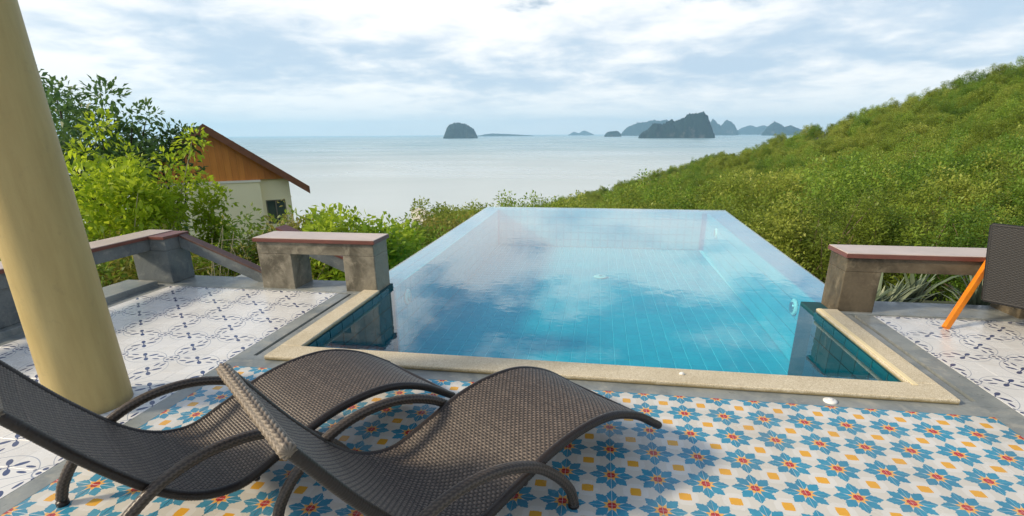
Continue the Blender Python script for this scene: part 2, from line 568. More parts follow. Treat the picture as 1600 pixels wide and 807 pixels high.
def rattan_material(name, dark, light, rough=0.36):
    m_, t, b = mat(name)
    co = t.add('ShaderNodeTexCoord').outputs['Object']
    lv = t.add('ShaderNodeAttribute', attribute_name='lv').outputs['Fac']
    n = t.noise(co, 90.0, 3, 0.6)
    col = t.mix(t.m('ADD', t.m('MULTIPLY', lv, 0.7), t.m('MULTIPLY', n, 0.3)), dark, light)
    t.put(b.inputs['Base Color'], col)
    b.inputs['Roughness'].default_value = rough
    b.inputs['Specular IOR Level'].default_value = 0.42
    return m_


MT['weave'] = rattan_material('rattan_weave', (0.003, 0.0027, 0.0025, 1), (0.25, 0.20, 0.16, 1), 0.38)
MT['braid'] = rattan_material('rattan_braid', (0.003, 0.0025, 0.002, 1), (0.135, 0.106, 0.082, 1), 0.36)
MT['head'] = rattan_material('rattan_head', (0.006, 0.005, 0.004, 1), (0.34, 0.28, 0.21, 1), 0.38)
MT['rail'] = rattan_material('rattan_rail', (0.006, 0.0045, 0.004, 1), (0.040, 0.030, 0.024, 1), 0.36)
MT['chair_weave'] = rattan_material('rattan_black', (0.010, 0.010, 0.011, 1), (0.017, 0.017, 0.017, 1), 0.6)


# ------------------------------------------------------------------ mesh helpers
def link(o, parent=None):
    COL.objects.link(o)
    if parent is not None:
        o.parent = parent
    return o


def tag(o, label=None, cat=None, group=None, kind=None):
    if label:
        o['label'] = label
    if cat:
        o['category'] = cat
    if group:
        o['group'] = group
    if kind:
        o['kind'] = kind
    return o


def mesh_obj(name, verts, faces, material, parent=None, smooth=False, attr=None):
    me = bpy.data.meshes.new(name)
    verts = np.asarray(verts, dtype=np.float64)
    if isinstance(faces, np.ndarray):
        nf, k = faces.shape
        me.vertices.add(len(verts))
        me.vertices.foreach_set('co', verts.ravel())
        me.loops.add(nf * k)
        me.loops.foreach_set('vertex_index', faces.ravel().astype(np.int32))
        me.polygons.add(nf)
        me.polygons.foreach_set('loop_start', np.arange(0, nf * k, k, dtype=np.int32))
        me.polygons.foreach_set('loop_total', np.full(nf, k, dtype=np.int32))
        me.update(calc_edges=True)
    else:
        me.from_pydata([tuple(v) for v in verts], [], faces)
        me.update()
    if smooth:
        me.polygons.foreach_set('use_smooth', np.ones(len(me.polygons), dtype=bool))
    if attr is not None:
        at = me.attributes.new('lv', 'FLOAT', 'POINT')
        at.data.foreach_set('value', np.asarray(attr, dtype=np.float32))
    me.materials.append(material)
    o = bpy.data.objects.new(name, me)
    return link(o, parent)


def bm_obj(name, bm, material, parent=None, smooth=False):
    me = bpy.data.meshes.new(name)
    bmesh.ops.recalc_face_normals(bm, faces=bm.faces)
    bm.to_mesh(me)
    bm.free()
    me.materials.append(material)
    if smooth:
        for p in me.polygons:
            p.use_smooth = True
    return link(bpy.data.objects.new(name, me), parent)


def bm_hexa(bm, c8):
    """8 corners: bottom 4 ccw then top 4 ccw"""
    v = [bm.verts.new(c) for c in c8]
    for f in ((3, 2, 1, 0), (4, 5, 6, 7), (0, 1, 5, 4), (1, 2, 6, 5), (2, 3, 7, 6), (3, 0, 4, 7)):
        bm.faces.new([v[i] for i in f])
    return v


def box(name, x0, x1, y0, y1, z0, z1, material, parent=None, bevel=0.0, seg=1, noise=0.0):
    bm = bmesh.new()
    bm_hexa(bm, [(x0, y0, z0), (x1, y0, z0), (x1, y1, z0), (x0, y1, z0), (x0, y0, z1), (x1, y0, z1), (x1, y1, z1), (x0, y1, z1)])
    if bevel:
        bmesh.ops.bevel(bm, geom=list(bm.edges), offset=bevel, segments=seg, affect='EDGES', profile=0.6)
    return bm_obj(name, bm, material, parent)


def hexa(name, c8, material, parent=None, bevel=0.0):
    bm = bmesh.new()
    bm_hexa(bm, c8)
    if bevel:
        bmesh.ops.bevel(bm, geom=list(bm.edges), offset=bevel, segments=2, affect='EDGES', profile=0.6)
    return bm_obj(name, bm, material, parent)


def empty(name, loc=(0, 0, 0), rz=0.0):
    o = bpy.data.objects.new(name, None)
    o.location = loc
    o.rotation_euler = (0, 0, rz)
    o.empty_display_size = 0.1
    return link(o)


def catmull(K, n=8):
    K = np.asarray(K, float)
    E = np.vstack([2 * K[0] - K[1], K, 2 * K[-1] - K[-2]])
    o = []
    for i in range(1, len(E) - 2):
        p0, p1, p2, p3 = E[i - 1:i + 3]
        for t in np.linspace(0, 1, n, endpoint=False):
            o.append(.5 * ((2 * p1) + (-p0 + p2) * t + (2 * p0 - 5 * p1 + 4 * p2 - p3) * t * t + (-p0 + 3 * p1 - 3 * p2 + p3) * t ** 3))
    o.append(K[-1])
    return np.array(o)


def resample(P, step):
    P = np.asarray(P, float)
    L = np.concatenate([[0], np.cumsum(np.linalg.norm(np.diff(P, axis=0), axis=1))])
    n = max(2, int(round(L[-1] / step)) + 1)
    s = np.linspace(0, L[-1], n)
    return np.stack([np.interp(s, L, P[:, k]) for k in range(P.shape[1])], 1), s


def frames(P):
    T = np.gradient(P, axis=0)
    T /= np.linalg.norm(T, axis=1)[:, None] + 1e-12
    ref = np.array([0, 0, 1.0]) if abs(T[0][2]) < 0.9 else np.array([1.0, 0, 0])
    U = np.zeros_like(P)
    u = ref - T[0] * ref.dot(T[0])
    u /= np.linalg.norm(u)
    for i in range(len(P)):
        u = u - T[i] * u.dot(T[i])
        u /= np.linalg.norm(u)
        U[i] = u
    return T, U, np.cross(T, U)


def tube_data(P, rad, sides=12, relief=None):
    """P resampled polyline, rad scalar/array, relief(s_index_array, theta)->(scale, lv)"""
    P = np.asarray(P, float)
    n = len(P)
    T, U, V = frames(P)
    rad = np.broadcast_to(np.asarray(rad, float), (n,))
    th = np.linspace(0, 2 * math.pi, sides, endpoint=False)
    L = np.concatenate([[0], np.cumsum(np.linalg.norm(np.diff(P, axis=0), axis=1))])
    if relief:
        sc_, lv = relief(L[:, None], th[None, :])
    else:
        sc_, lv = np.ones((n, sides)), np.full((n, sides), 0.5)
    rr = rad[:, None] * sc_
    X = P[:, None, :] + rr[..., None] * (np.cos(th)[None, :, None] * U[:, None, :] + np.sin(th)[None, :, None] * V[:, None, :])
    verts = X.reshape(-1, 3)
    i = np.arange(n - 1)[:, None]
    j = np.arange(sides)[None, :]
    a = i * sides + j
    b = i * sides + (j + 1) % sides
    F = np.stack([a, b, b + sides, a + sides], -1).reshape(-1, 4)
    # end caps as quads fanned to centre points
    c0, c1 = len(verts), len(verts) + 1
    verts = np.vstack([verts, P[:1] - T[:1] * rad[0] * 0.4, P[-1:] + T[-1:] * rad[-1] * 0.4])
    caps = []
    for q in range(0, sides, 2):
        caps.append((c0, (q + 2) % sides, q + 1, q))
        k = (n - 1) * sides
        caps.append((c1, k + q, k + q + 1, k + (q + 2) % sides))
    F = np.vstack([F, np.array(caps)])
    lvv = np.concatenate([np.broadcast_to(lv, (n, sides)).ravel(), [0.4, 0.4]])
    return verts, F, lvv


def tube(name, P, rad, material, parent=None, sides=12, relief=None, step=None):
    if step:
        P, _ = resample(P, step)
    v, f, a = tube_data(P, rad, sides, relief)
    return mesh_obj(name, v, f, material, parent, True, a)


def merge(parts):
    vs, fs, at, o = [], [], [], 0
    for v, f, a in parts:
        vs.append(v)
        fs.append(f + o)
        at.append(a)
        o += len(v)
    return np.vstack(vs), np.vstack(fs), np.concatenate(at)


def copy_tree(o, parent=None):
    c = o.copy()
    COL.objects.link(c)
    c.parent = parent
    for ch in o.children:
        copy_tree(ch, c)
    return c


# ================================================================== THE TERRACE
deck = empty('terrace_floor')
tag(deck, kind='structure')
# concrete bodies under the floors (their tops are the mortar bed that shows in the joints)
box('mortar_bed', -2.282, 2.118, -2.2, 2.773, -0.6, -0.0012, MT['grout'], deck)
box('mortar_bed', -4.19, -2.39, -2.2, 4.42, -0.6, -0.0012, MT['grout'], deck)
box('mortar_bed', 2.28, 4.9, -2.2, 4.43, -0.6, -0.0012, MT['grout'], deck)
# polished cement bands
box('cement_band', -2.388, -2.284, -2.2, 2.773, -0.6, -0.001, MT['cement_floor'], deck)
box('cement_band', 2.12, 2.278, -2.2, 2.773, -0.6, -0.001, MT['cement_floor'], deck)
box('cement_band', -2.388, 2.278, 2.775, 2.885, -0.6, -0.001, MT['cement_floor'], deck)
box('cement_band', -2.388, -2.275, 2.887, 4.42, -0.6, -0.001, MT['cement_floor'], deck)
box('cement_band', -2.245, -2.102, 2.982, 4.42, -0.6, -0.0015, MT['cement_floor'], deck)
box('cement_band', 1.962, 2.11, 2.982, 4.43, -0.6, -0.0015, MT['cement_floor'], deck)
box('cement_band', 2.14, 2.278, 2.887, 4.43, -0.6, -0.001, MT['cement_floor'], deck)
box('drain_groove', -2.275, -2.245, 2.95, 4.42, -0.6, -0.03, MT['dark_groove'], deck)
box('drain_groove', 2.11, 2.14, 2.95, 4.43, -0.6, -0.03, MT['dark_groove'], deck)
box('cement_band', -2.245, 2.11, 2.887, 2.978, -0.6, -0.001, MT['cement_floor'], deck)
box('cement_band', -2.275, -2.245, 2.887, 2.95, -0.6, -0.001, MT['cement_floor'], deck)
box('cement_band', 2.11, 2.14, 2.887, 2.95, -0.6, -0.001, MT['cement_floor'], deck)
box('cement_band', -4.32, -4.192, -2.2, 4.42, -0.6, -0.001, MT['cement_floor'], deck)
box('cement_kerb', -4.66, -4.322, -2.2, 4.42, -3.5, 0.05, MT['cement_floor'], deck, 0.006)
box('cement_band', -4.66, -2.06, 4.422, 4.82, -3.5, 0.006, MT['cement_floor'], deck, 0.004)
box('cement_kerb', 2.035, 4.9, 4.432, 4.82, -3.5, 0.012, MT['cement_floor'], deck, 0.005)
box('terrace_body', -4.6, 4.9, -2.2, 2.885, -4.2, -0.6, MT['deck_base'], deck)


def tile_mesh(name, size, thick, ch, material):
    h, hi = size / 2, size / 2 - ch
    v = [(-h, -h, -thick), (h, -h, -thick), (h, h, -thick), (-h, h, -thick),
         (-h, -h, -ch), (h, -h, -ch), (h, h, -ch), (-h, h, -ch),
         (-hi, -hi, 0), (hi, -hi, 0), (hi, hi, 0), (-hi, hi, 0)]
    f = [(8, 9, 10, 11)]
    for a in range(4):
        b_ = (a + 1) % 4
        f.append((a, b_, 4 + b_, 4 + a))
        f.append((4 + a, 4 + b_, 8 + b_, 8 + a))
    me = bpy.data.meshes.new(name)
    me.from_pydata(v, [], f)
    me.materials.append(material)
    return me


rnd = random.Random(4)
fl_me = tile_mesh('tile', 0.1982, 0.02, 0.0006, MT['flower'])
for i in range(22):
    for j in range(12):
        o = bpy.data.objects.new('tile', fl_me)
        o.location = (-2.282 + 0.1 + 0.2 * i, 2.773 - 0.1 - 0.2 * j, rnd.uniform(-0.0003, 0.0002))
        o.rotation_euler = (rnd.uniform(-.0008, .0008), rnd.uniform(-.0008, .0008), rnd.choice((0, 1, 2, 3)) * math.pi / 2)
        link(o, deck)
sp_me = tile_mesh('tile', 0.1993, 0.02, 0.0005, MT['sprig'])


def sprig_field(x0, nx, y1, ny, ox, oy):
    """ox, oy: lattice (0.4 m) position of the ring motif"""
    for i in range(nx):
        for j in range(ny):
            cx, cy = x0 + 0.1 + 0.2 * i, y1 - 0.1 - 0.2 * j
            # ring corner of this tile is the tile corner lying on the 0.4 lattice
            sx = -1 if abs(((cx - 0.1 - ox) / 0.4) - round((cx - 0.1 - ox) / 0.4)) < 0.1 else 1
            sy = -1 if abs(((cy - 0.1 - oy) / 0.4) - round((cy - 0.1 - oy) / 0.4)) < 0.1 else 1
            rot = {(-1, -1): 0, (1, -1): 1, (1, 1): 2, (-1, 1): 3}[(sx, sy)]
            o = bpy.data.objects.new('tile', sp_me)
            o.location = (cx, cy, rnd.uniform(-0.0003, 0.0002))
            o.rotation_euler = (rnd.uniform(-.0008, .0008), rnd.uniform(-.0008, .0008), rot * math.pi / 2)
            link(o, deck)


sprig_field(-4.19, 9, 4.42, 18, -2.79, 2.82)
sprig_field(2.28, 11, 4.43, 12, 2.68, 4.03)

# ================================================================== THE POOL
WZ = -0.038
PX0, PX1, PY0, PY1 = -2.0, 1.86, 3.08, 10.72
OX0, OY1 = -2.30, 11.03
BOT = -0.80


def right_in(y):      # inner face of the right overflow wall
    return 2.02 + 0.020 * max(0, y - 4.8)


def right_out(y):
    return 2.33 + 0.038 * max(0, y - 5.4)


pool = empty('swimming_pool', (0, 0, 0))
tag(pool, kind='structure')
# shell (grout coloured) : floor slab and walls
pg = MT['pool_grout']
box('pool_floor', PX0 - 0.1, 2.2, PY0 - 0.1, PY1 + 0.1, BOT - 0.3, BOT, pg, pool)
box('pool_wall', PX0 - 0.10, PX1 + 0.10, PY0 - 0.10, PY0, BOT - 0.3, 0.0, MT['wall_grout'], pool)
box('pool_wall', PX0 - 0.10, PX0, PY0, 4.82, BOT - 0.3, 0.0, MT['wall_grout'], pool)
box('pool_wall', PX1, PX1 + 0.10, PY0, 4.45, BOT - 0.3, 0.0, MT['wall_grout'], pool)
box('pool_wall', OX0, PX0, 4.824, OY1, BOT - 2.6, WZ - 0.024, MT['rim_tile'], pool)
hexa('pool_wall', [(right_in(4.8), 4.824, -3.5), (right_out(4.8), 4.824, -3.5), (right_out(OY1), OY1, -3.5), (right_in(OY1), OY1, -3.5),
                   (right_in(4.8), 4.824, WZ - 0.024), (right_out(4.8), 4.824, WZ - 0.024), (right_out(OY1), OY1, WZ - 0.024), (right_in(OY1), OY1, WZ - 0.024)], MT['rim_tile'], pool)
box('pool_wall', PX0, right_in(PY1), PY1, OY1, -3.5, WZ - 0.024, MT['rim_tile'], pool)
box('pool_wall', PX1 + 0.0, 2.02, 4.45, 4.82, BOT - 0.3, -0.02, MT['wall_grout'], pool)

# tiles on the pool floor: the ones nearest and clearest one by one, the farthest rows as one sheet of geometry
pt_me = tile_mesh('pool_tile', 0.1425, 0.02, 0.002, MT['pool_tile'])
wt_me = tile_mesh('pool_tile', 0.194, 0.02, 0.002, MT['wall_tile'])
prnd = random.Random(11)
far_v, far_f = [], []
count = 0
nx = 28
ys = [PY0 + 0.085 + 0.15 * j for j in range(51)]
order = []
for y in ys:
    if y > PY1 - 0.05:
        continue
    for i in range(nx + 1):
        x = PX0 + 0.085 + 0.15 * i
        lim = PX1 if y < 4.45 else right_in(y)
        if x < lim - 0.02:
            order.append((x, y))
# the floor between 4.6 m and 8 m is what the photograph shows clearest
near = sorted([p for p in order if 4.6 < p[1] < 7.6], key=lambda p: abs(p[0] - 0.6) + 0.5 * abs(p[1] - 5.8))[:300]
nset = set(near)
for (x, y) in near:
    o = bpy.data.objects.new('pool_tile', pt_me)
    o.location = (x, y, BOT + 0.004 + prnd.uniform(-.0008, .0008))
    link(o, pool)
for (x, y) in order:
    if (x, y) in nset:
        continue
    k = len(far_v)
    for vv in pt_me.vertices:
        far_v.append((vv.co.x + x, vv.co.y + y, vv.co.z + BOT + 0.004))
    for p in pt_me.polygons:
        far_f.append([k + q for q in p.vertices])
o = mesh_obj('floor_tiling', far_v, far_f, MT['pool_tile'], pool)
tag(o, kind='stuff')


def wall_tiling(spots, rot, m_='wall_tile', src=None):
    src = src or wt_me
    vs, fs = [], []
    for c in spots:
        k = len(vs)
        for vv in src.vertices:
            q = rot @ vv.co
            vs.append((q.x + c[0], q.y + c[1], q.z + c[2]))
        for p in src.polygons:
            fs.append([k + q for q in p.vertices])
    tag(mesh_obj('wall_tiling', vs, fs, MT[m_], pool), kind='stuff')


rows = [-0.004 - 0.1 - 0.2 * k for k in range(4)]
ROT = {'L': Matrix.Rotation(R(90), 3, 'Y'), 'R': Matrix.Rotation(R(-90), 3, 'Y'), 'N': Matrix.Rotation(R(-90), 3, 'X'), 'F': Matrix.Rotation(R(90), 3, 'X')}
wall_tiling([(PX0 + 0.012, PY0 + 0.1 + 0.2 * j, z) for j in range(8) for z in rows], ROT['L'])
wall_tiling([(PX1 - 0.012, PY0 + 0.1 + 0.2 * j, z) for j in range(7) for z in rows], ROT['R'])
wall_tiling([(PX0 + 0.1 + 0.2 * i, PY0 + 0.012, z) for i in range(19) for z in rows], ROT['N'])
low = [BOT + 0.082 + 0.15 * k for k in range(5)]
wall_tiling([(PX0 + 0.012, 4.91 + 0.15 * j, z) for j in range(38) for z in low], ROT['L'], 'pool_tile', pt_me)
wall_tiling([(right_in(4.9 + 0.15 * j) - 0.012, 4.91 + 0.15 * j, z) for j in range(38) for z in low], ROT['R'], 'pool_tile', pt_me)
wall_tiling([(PX0 + 0.085 + 0.15 * i, PY1 - 0.012, z) for i in range(27) for z in low], ROT['F'], 'pool_tile', pt_me)

# overflow rim: pale tiles just under the water film
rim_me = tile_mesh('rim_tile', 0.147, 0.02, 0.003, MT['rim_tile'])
for j in range(41):
    y = 4.90 + 0.15 * j
    if y > OY1 - 0.05:
        break
    for k in range(2):
        o = bpy.data.objects.new('rim_tile', rim_me)
        o.location = (OX0 + 0.075 + 0.15 * k, y, WZ - 0.012)
        link(o, pool)
        o = bpy.data.objects.new('rim_tile', rim_me)
        o.location = (right_in(y) + 0.078 + 0.15 * k + 0.009 * max(0, y - 5.4) , y, WZ - 0.012)
        o.rotation_euler = (0, 0, -0.03)
        link(o, pool)
for i in range(28):
    for k in range(2):
        o = bpy.data.objects.new('rim_tile', rim_me)
        o.location = (PX0 + 0.075 + 0.15 * i, PY1 + 0.08 + 0.15 * k, WZ - 0.012)
        if o.location.x < right_in(11) - 0.05:
            link(o, pool)

# coping of exposed aggregate round the near end
cop = MT['coping']
box('coping', -2.15, 2.02, 2.888, PY0 + 0.006, 0.001, 0.03, cop, pool, 0.004)
box('coping', -2.15, PX0 + 0.006, PY0 + 0.008, 4.47, 0.001, 0.03, cop, pool, 0.004)
box('coping', PX1 - 0.006, 2.02, PY0 + 0.008, 4.47, 0.001, 0.03, cop, pool, 0.004)
box('coping_strip', PX1 + 0.002, PX1 + 0.034, PY0 - 0.03, 4.46, 0.0305, 0.0345, MT['coping_strip'], pool, 0.0015)

# water: one sheet over basin and rims
wv = [(PX0 + 0.013, PY0 + 0.013), (PX1 - 0.013, PY0 + 0.013), (PX1 - 0.013, 4.45), (2.016, 4.452), (2.016, 4.826), (right_out(4.826), 4.826), (right_out(5.4), 5.4), (right_out(OY1), OY1), (OX0, OY1), (OX0, 4.826), (PX0 + 0.013, 4.826)]
me = bpy.data.meshes.new('pool_water')
me.from_pydata([(x, y, WZ) for x, y in wv], [], [tuple(range(len(wv)))])
me.materials.append(MT['water'])
tag(link(bpy.data.objects.new('pool_water', me)), kind='structure')


# small fittings in the pool
def disc(name, loc, r, depth, axis, material, parent, sides=20, dome=0.3):
    """low domed disc, axis is the outward normal"""
    ax = Vector(axis).normalized()
    q = Vector((0, 0, 1)).rotation_difference(ax).to_matrix()
    bm = bmesh.new()
    prof = [(r, 0), (r, depth * 0.5), (r * 0.86, depth * 0.85), (r * 0.5, depth * (1 + dome * 0.2)), (0.0001, depth * (1 + dome * 0.3))]
    rings = []
    for pr, pz in prof:
        rings.append([bm.verts.new(Vector(loc) + q @ Vector((pr * math.cos(a * 2 * math.pi / sides), pr * math.sin(a * 2 * math.pi / sides), pz))) for a in range(sides)])
    for a in range(len(rings) - 1):
        for k in range(sides):
            bm.faces.new((rings[a][k], rings[a][(k + 1) % sides], rings[a + 1][(k + 1) % sides], rings[a + 1][k]))
    return bm_obj(name, bm, material, parent, True)


def pool_lamp(loc, axis, label):
    t = empty('pool_lamp', loc)
    disc('housing', (0, 0, 0), 0.085, 0.025, axis, MT['white_plastic'], t)
    ax = Vector(axis)
    disc('lens', tuple(ax * 0.024), 0.055, 0.014, axis, MT['steel'], t)
    tag(t, label, 'pool lamp')


pool_lamp((right_in(5.2) - 0.014, 5.35, -0.24), (-1, 0, 0), 'round white underwater lamp on the right pool wall near the right concrete bench')
pool_lamp((right_in(9.6) - 0.014, 9.55, -0.24), (-1, 0, 0), 'round white underwater lamp on the right pool wall near the far edge')
pool_lamp((PX0 + 0.014, 5.15, -0.24), (1, 0, 0), 'round white underwater lamp on the left pool wall beside the left concrete bench')
t = empty('floor_drain', (0.12, 8.35, BOT + 0.012))
disc('grate', (0, 0, 0), 0.11, 0.012, (0, 0, 1), MT['white_plastic'], t)
disc('screw_cap', (0, 0, 0.0135), 0.025, 0.008, (0, 0, 1), MT['steel'], t)
tag(t, 'round white drain cover on the pool floor', 'drain')
t = empty('drain_cap', (1.34, 2.832, -0.002))
disc('cap', (0, 0, 0), 0.036, 0.013, (0, 0, 1), MT['white_plastic'], t)
disc('plug', (0, 0, 0.0142), 0.014, 0.004, (0, 0, 1), MT['white_plastic'], t)
tag(t, 'round white cap on the grey cement band in front of the pool coping', 'drain cap')
# the little shell on the coping
bm = bmesh.new()
bmesh.ops.create_icosphere(bm, subdivisions=2, radius=1.0)
for v in bm.verts:
    a = math.atan2(v.co.y, v.co.x)
    v.co = Vector((v.co.x * 0.017, v.co.y * 0.012, max(-0.3, v.co.z) * 0.012 * (1 + 0.12 * math.cos(9 * a))))
sh = bm_obj('sea_shell', bm, MT['white_plastic'], None, True)
sh.location = (0.56, 3.0, 0.0336)
tag(sh, 'small white shell lying on the sand coloured coping', 'shell')


# ================================================================== CONCRETE BENCH WALLS, RAILINGS
def bench(x0, x1, lx, rx, y0, y1, label, name='concrete_bench', m_=None):
    """two piers, a beam across and a painted cap; lx, rx are the inner faces of the piers"""
    t = empty(name, ((x0 + x1) / 2, (y0 + y1) / 2, 0))
    ox, oy = t.location.x, t.location.y
    m_ = m_ or MT['cement_block']
    box('pier', x0 - ox, lx - ox, y0 - oy, y1 - oy, -0.4, 0.35, m_, t, 0.006, 2)
    box('pier', rx - ox, x1 - ox, y0 - oy, y1 - oy, -0.4, 0.35, m_, t, 0.006, 2)
    box('beam', x0 - ox, x1 - ox, y0 - oy, y1 - oy, 0.3505, 0.465, m_, t, 0.006, 2)
    box('cap_edge', x0 - 0.022 - ox, x1 + 0.022 - ox, y0 - 0.022 - oy, y1 + 0.022 - oy, 0.466, 0.498, MT['cap_edge'], t, 0.004, 2)
    box('cap_top', x0 - 0.018 - ox, x1 + 0.018 - ox, y0 - 0.018 - oy, y1 + 0.018 - oy, 0.4985, 0.506, MT['cap_top'], t, 0.003, 1)
    tag(t, label, 'bench')
    return t


bench(-3.20, -2.02, -2.86, -2.33, 4.475, 4.80, 'low grey concrete bench with pinkish cap on the left corner of the pool')
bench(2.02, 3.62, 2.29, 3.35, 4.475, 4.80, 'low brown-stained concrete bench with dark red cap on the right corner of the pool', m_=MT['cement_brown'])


def sloped(name, a, b_, half, zlow, zhigh, material, parent, bevel=0.004):
    """beam from a to b (points on its axis plan + height reference), half width, z offsets"""
    a, b_ = Vector(a), Vector(b_)
    d = Vector((b_.x - a.x, b_.y - a.y, 0)).normalized()
    n = Vector((-d.y, d.x, 0)) * half
    c = [a - n + Vector((0, 0, zlow)), b_ - n + Vector((0, 0, zlow)), b_ + n + Vector((0, 0, zlow)), a + n + Vector((0, 0, zlow)),
         a - n + Vector((0, 0, zhigh)), b_ - n + Vector((0, 0, zhigh)), b_ + n + Vector((0, 0, zhigh)), a + n + Vector((0, 0, zhigh))]
    return hexa(name, c, material, parent, bevel)


t = empty('terrace_railing', (-4.40, 4.62, 0.0))
tag(t, 'grey concrete railing with red-edged cap and corner pier behind the cream column', 'railing')
cr_ = MT['cement_rail']
box('pier', -0.20, 0.20, -0.14, 0.16, 0.008, 0.34, cr_, t, 0.006, 2)
sloped('beam', (-0.10, 0.16, 0.34), (-0.10, -6.6, 0.34), 0.12, 0.002, 0.115, cr_, t)
sloped('cap_edge', (-0.10, 0.18, 0.46), (-0.10, -6.6, 0.46), 0.145, -0.003, 0.027, MT['cap_edge'], t)
sloped('cap_top', (-0.10, 0.176, 0.49), (-0.10, -6.6, 0.49), 0.14, -0.0025, 0.004, MT['cap_top'], t, 0.002)
sloped('beam', (0.0225, 0.01, 0.34), (0.20, 0.01, 0.34), 0.15, 0.002, 0.115, cr_, t)
sloped('cap_edge', (0.047, 0.01, 0.46), (0.215, 0.01, 0.46), 0.172, -0.003, 0.027, MT['cap_edge'], t)
for k in range(3):
    box('pier', -0.20, 0.0, -1.75 - 1.6 * k, -1.45 - 1.6 * k, 0.051, 0.34, cr_, t, 0.006, 2)

t = empty('stair_railing', (-4.195, 4.70, 0.0))
tag(t, 'sloping grey concrete stair railing with thin red cap going down behind the left bench', 'railing')
sloped('beam', (0.002, 0, 0.34), (1.9, 0, -0.44), 0.045, 0.002, 0.115, cr_, t)
sloped('cap_edge', (0.02, 0, 0.453), (1.9, 0, -0.322), 0.05, -0.003, 0.02, MT['cap_dark'], t)

t = empty('stair_railing', (-3.75, 5.75, 0.0))
tag(t, 'lower concrete stair railing seen through the opening of the left bench', 'railing')
sloped('beam', (0, 0, 0.30), (1.25, 0, -0.22), 0.09, -0.10, 0.06, cr_, t)
sloped('cap_edge', (0, 0, 0.363), (1.25, 0, -0.157), 0.11, 0.0, 0.03, MT['cap_edge'], t)
box('pier', -0.15, 0.05, -0.1, 0.1, -3.6, 0.195, cr_, t, 0.006, 2)
box('pier', 1.2, 1.4, -0.1, 0.1, -3.6, -0.325, cr_, t, 0.006, 2)

# stairs going down behind the left bench
t = empty('stone_stairs', (-4.2, 5.25, 0))
tag(t, 'grey cement stairs leading down behind the left bench', 'stairs')
for k in range(8):
    box('step', 0.28 * k, 0.28 * k + 0.279, -0.42, 0.40, -3.4, -0.16 * (k + 1), MT['cement_floor'], t, 0.006)

# ================================================================== COLUMN
t = empty('porch_column', (-2.75, 2.2, 0))
tag(t, 'thick cream painted round column rising from the terrace', 'column')
prof = [(0.187, 0.001), (0.181, 0.4), (0.172, 1.2), (0.160, 2.2), (0.15, 3.4)]
sides = 96
vs = [(r * math.cos(2 * math.pi * k / sides) - 0.006 * z, r * math.sin(2 * math.pi * k / sides), z) for r, z in prof for k in range(sides)]
fs = [(a * sides + k, a * sides + (k + 1) % sides, (a + 1) * sides + (k + 1) % sides, (a + 1) * sides + k) for a in range(len(prof) - 1) for k in range(sides)]
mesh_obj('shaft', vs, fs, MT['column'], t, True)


# ================================================================== SUN LOUNGERS
L_W = 0.586
L_PROF = np.stack([np.linspace(0, 1.6274, 10), [0.7034, 0.4309, 0.2270, 0.1611, 0.2197, 0.2905, 0.3230, 0.3139, 0.2457, 0.1266]], 1)
L_ARCH = np.array([(.072, .024), (.098, .10), (.165, .195), (.30, .30), (.45, .352), (.62, .352), (.784, .295), (.905, .20), (.985, .10), (1.015, .024)])


def wrap_relief(period, amp, sides_k=0):
    """wicker wound round a tube"""
    def f(s, th):
        p = s / period + th / (2 * math.pi)
        fr = p - np.floor(p)
        h = np.sqrt(np.clip(1 - (2 * fr - 1) ** 2, 0, 1))
        idx = np.floor(p).astype(int)
        rv = ((idx * 7919) % 97) / 97.0
        return 1 - amp + amp * h, 0.25 + 0.35 * h * (0.6 + 0.4 * rv)
    return f


def braid_relief(period, amp, k=4):
    """herringbone braid"""
    def f(s, th):
        a = s / period
        c = k * th / (2 * math.pi)
        fold = np.abs((c - np.floor(c)) * 2 - 1)
        p = a + fold * 1.2 + np.floor(c) * 0.5
        fr = p - np.floor(p)
        h = np.sqrt(np.clip(1 - (2 * fr - 1) ** 2, 0, 1))
        e = np.clip(np.minimum(fold, 1 - fold) * 5, 0, 1)
        hh = h * (0.45 + 0.55 * e)
        return 1 - amp + amp * hh, hh ** 2.2
    return f


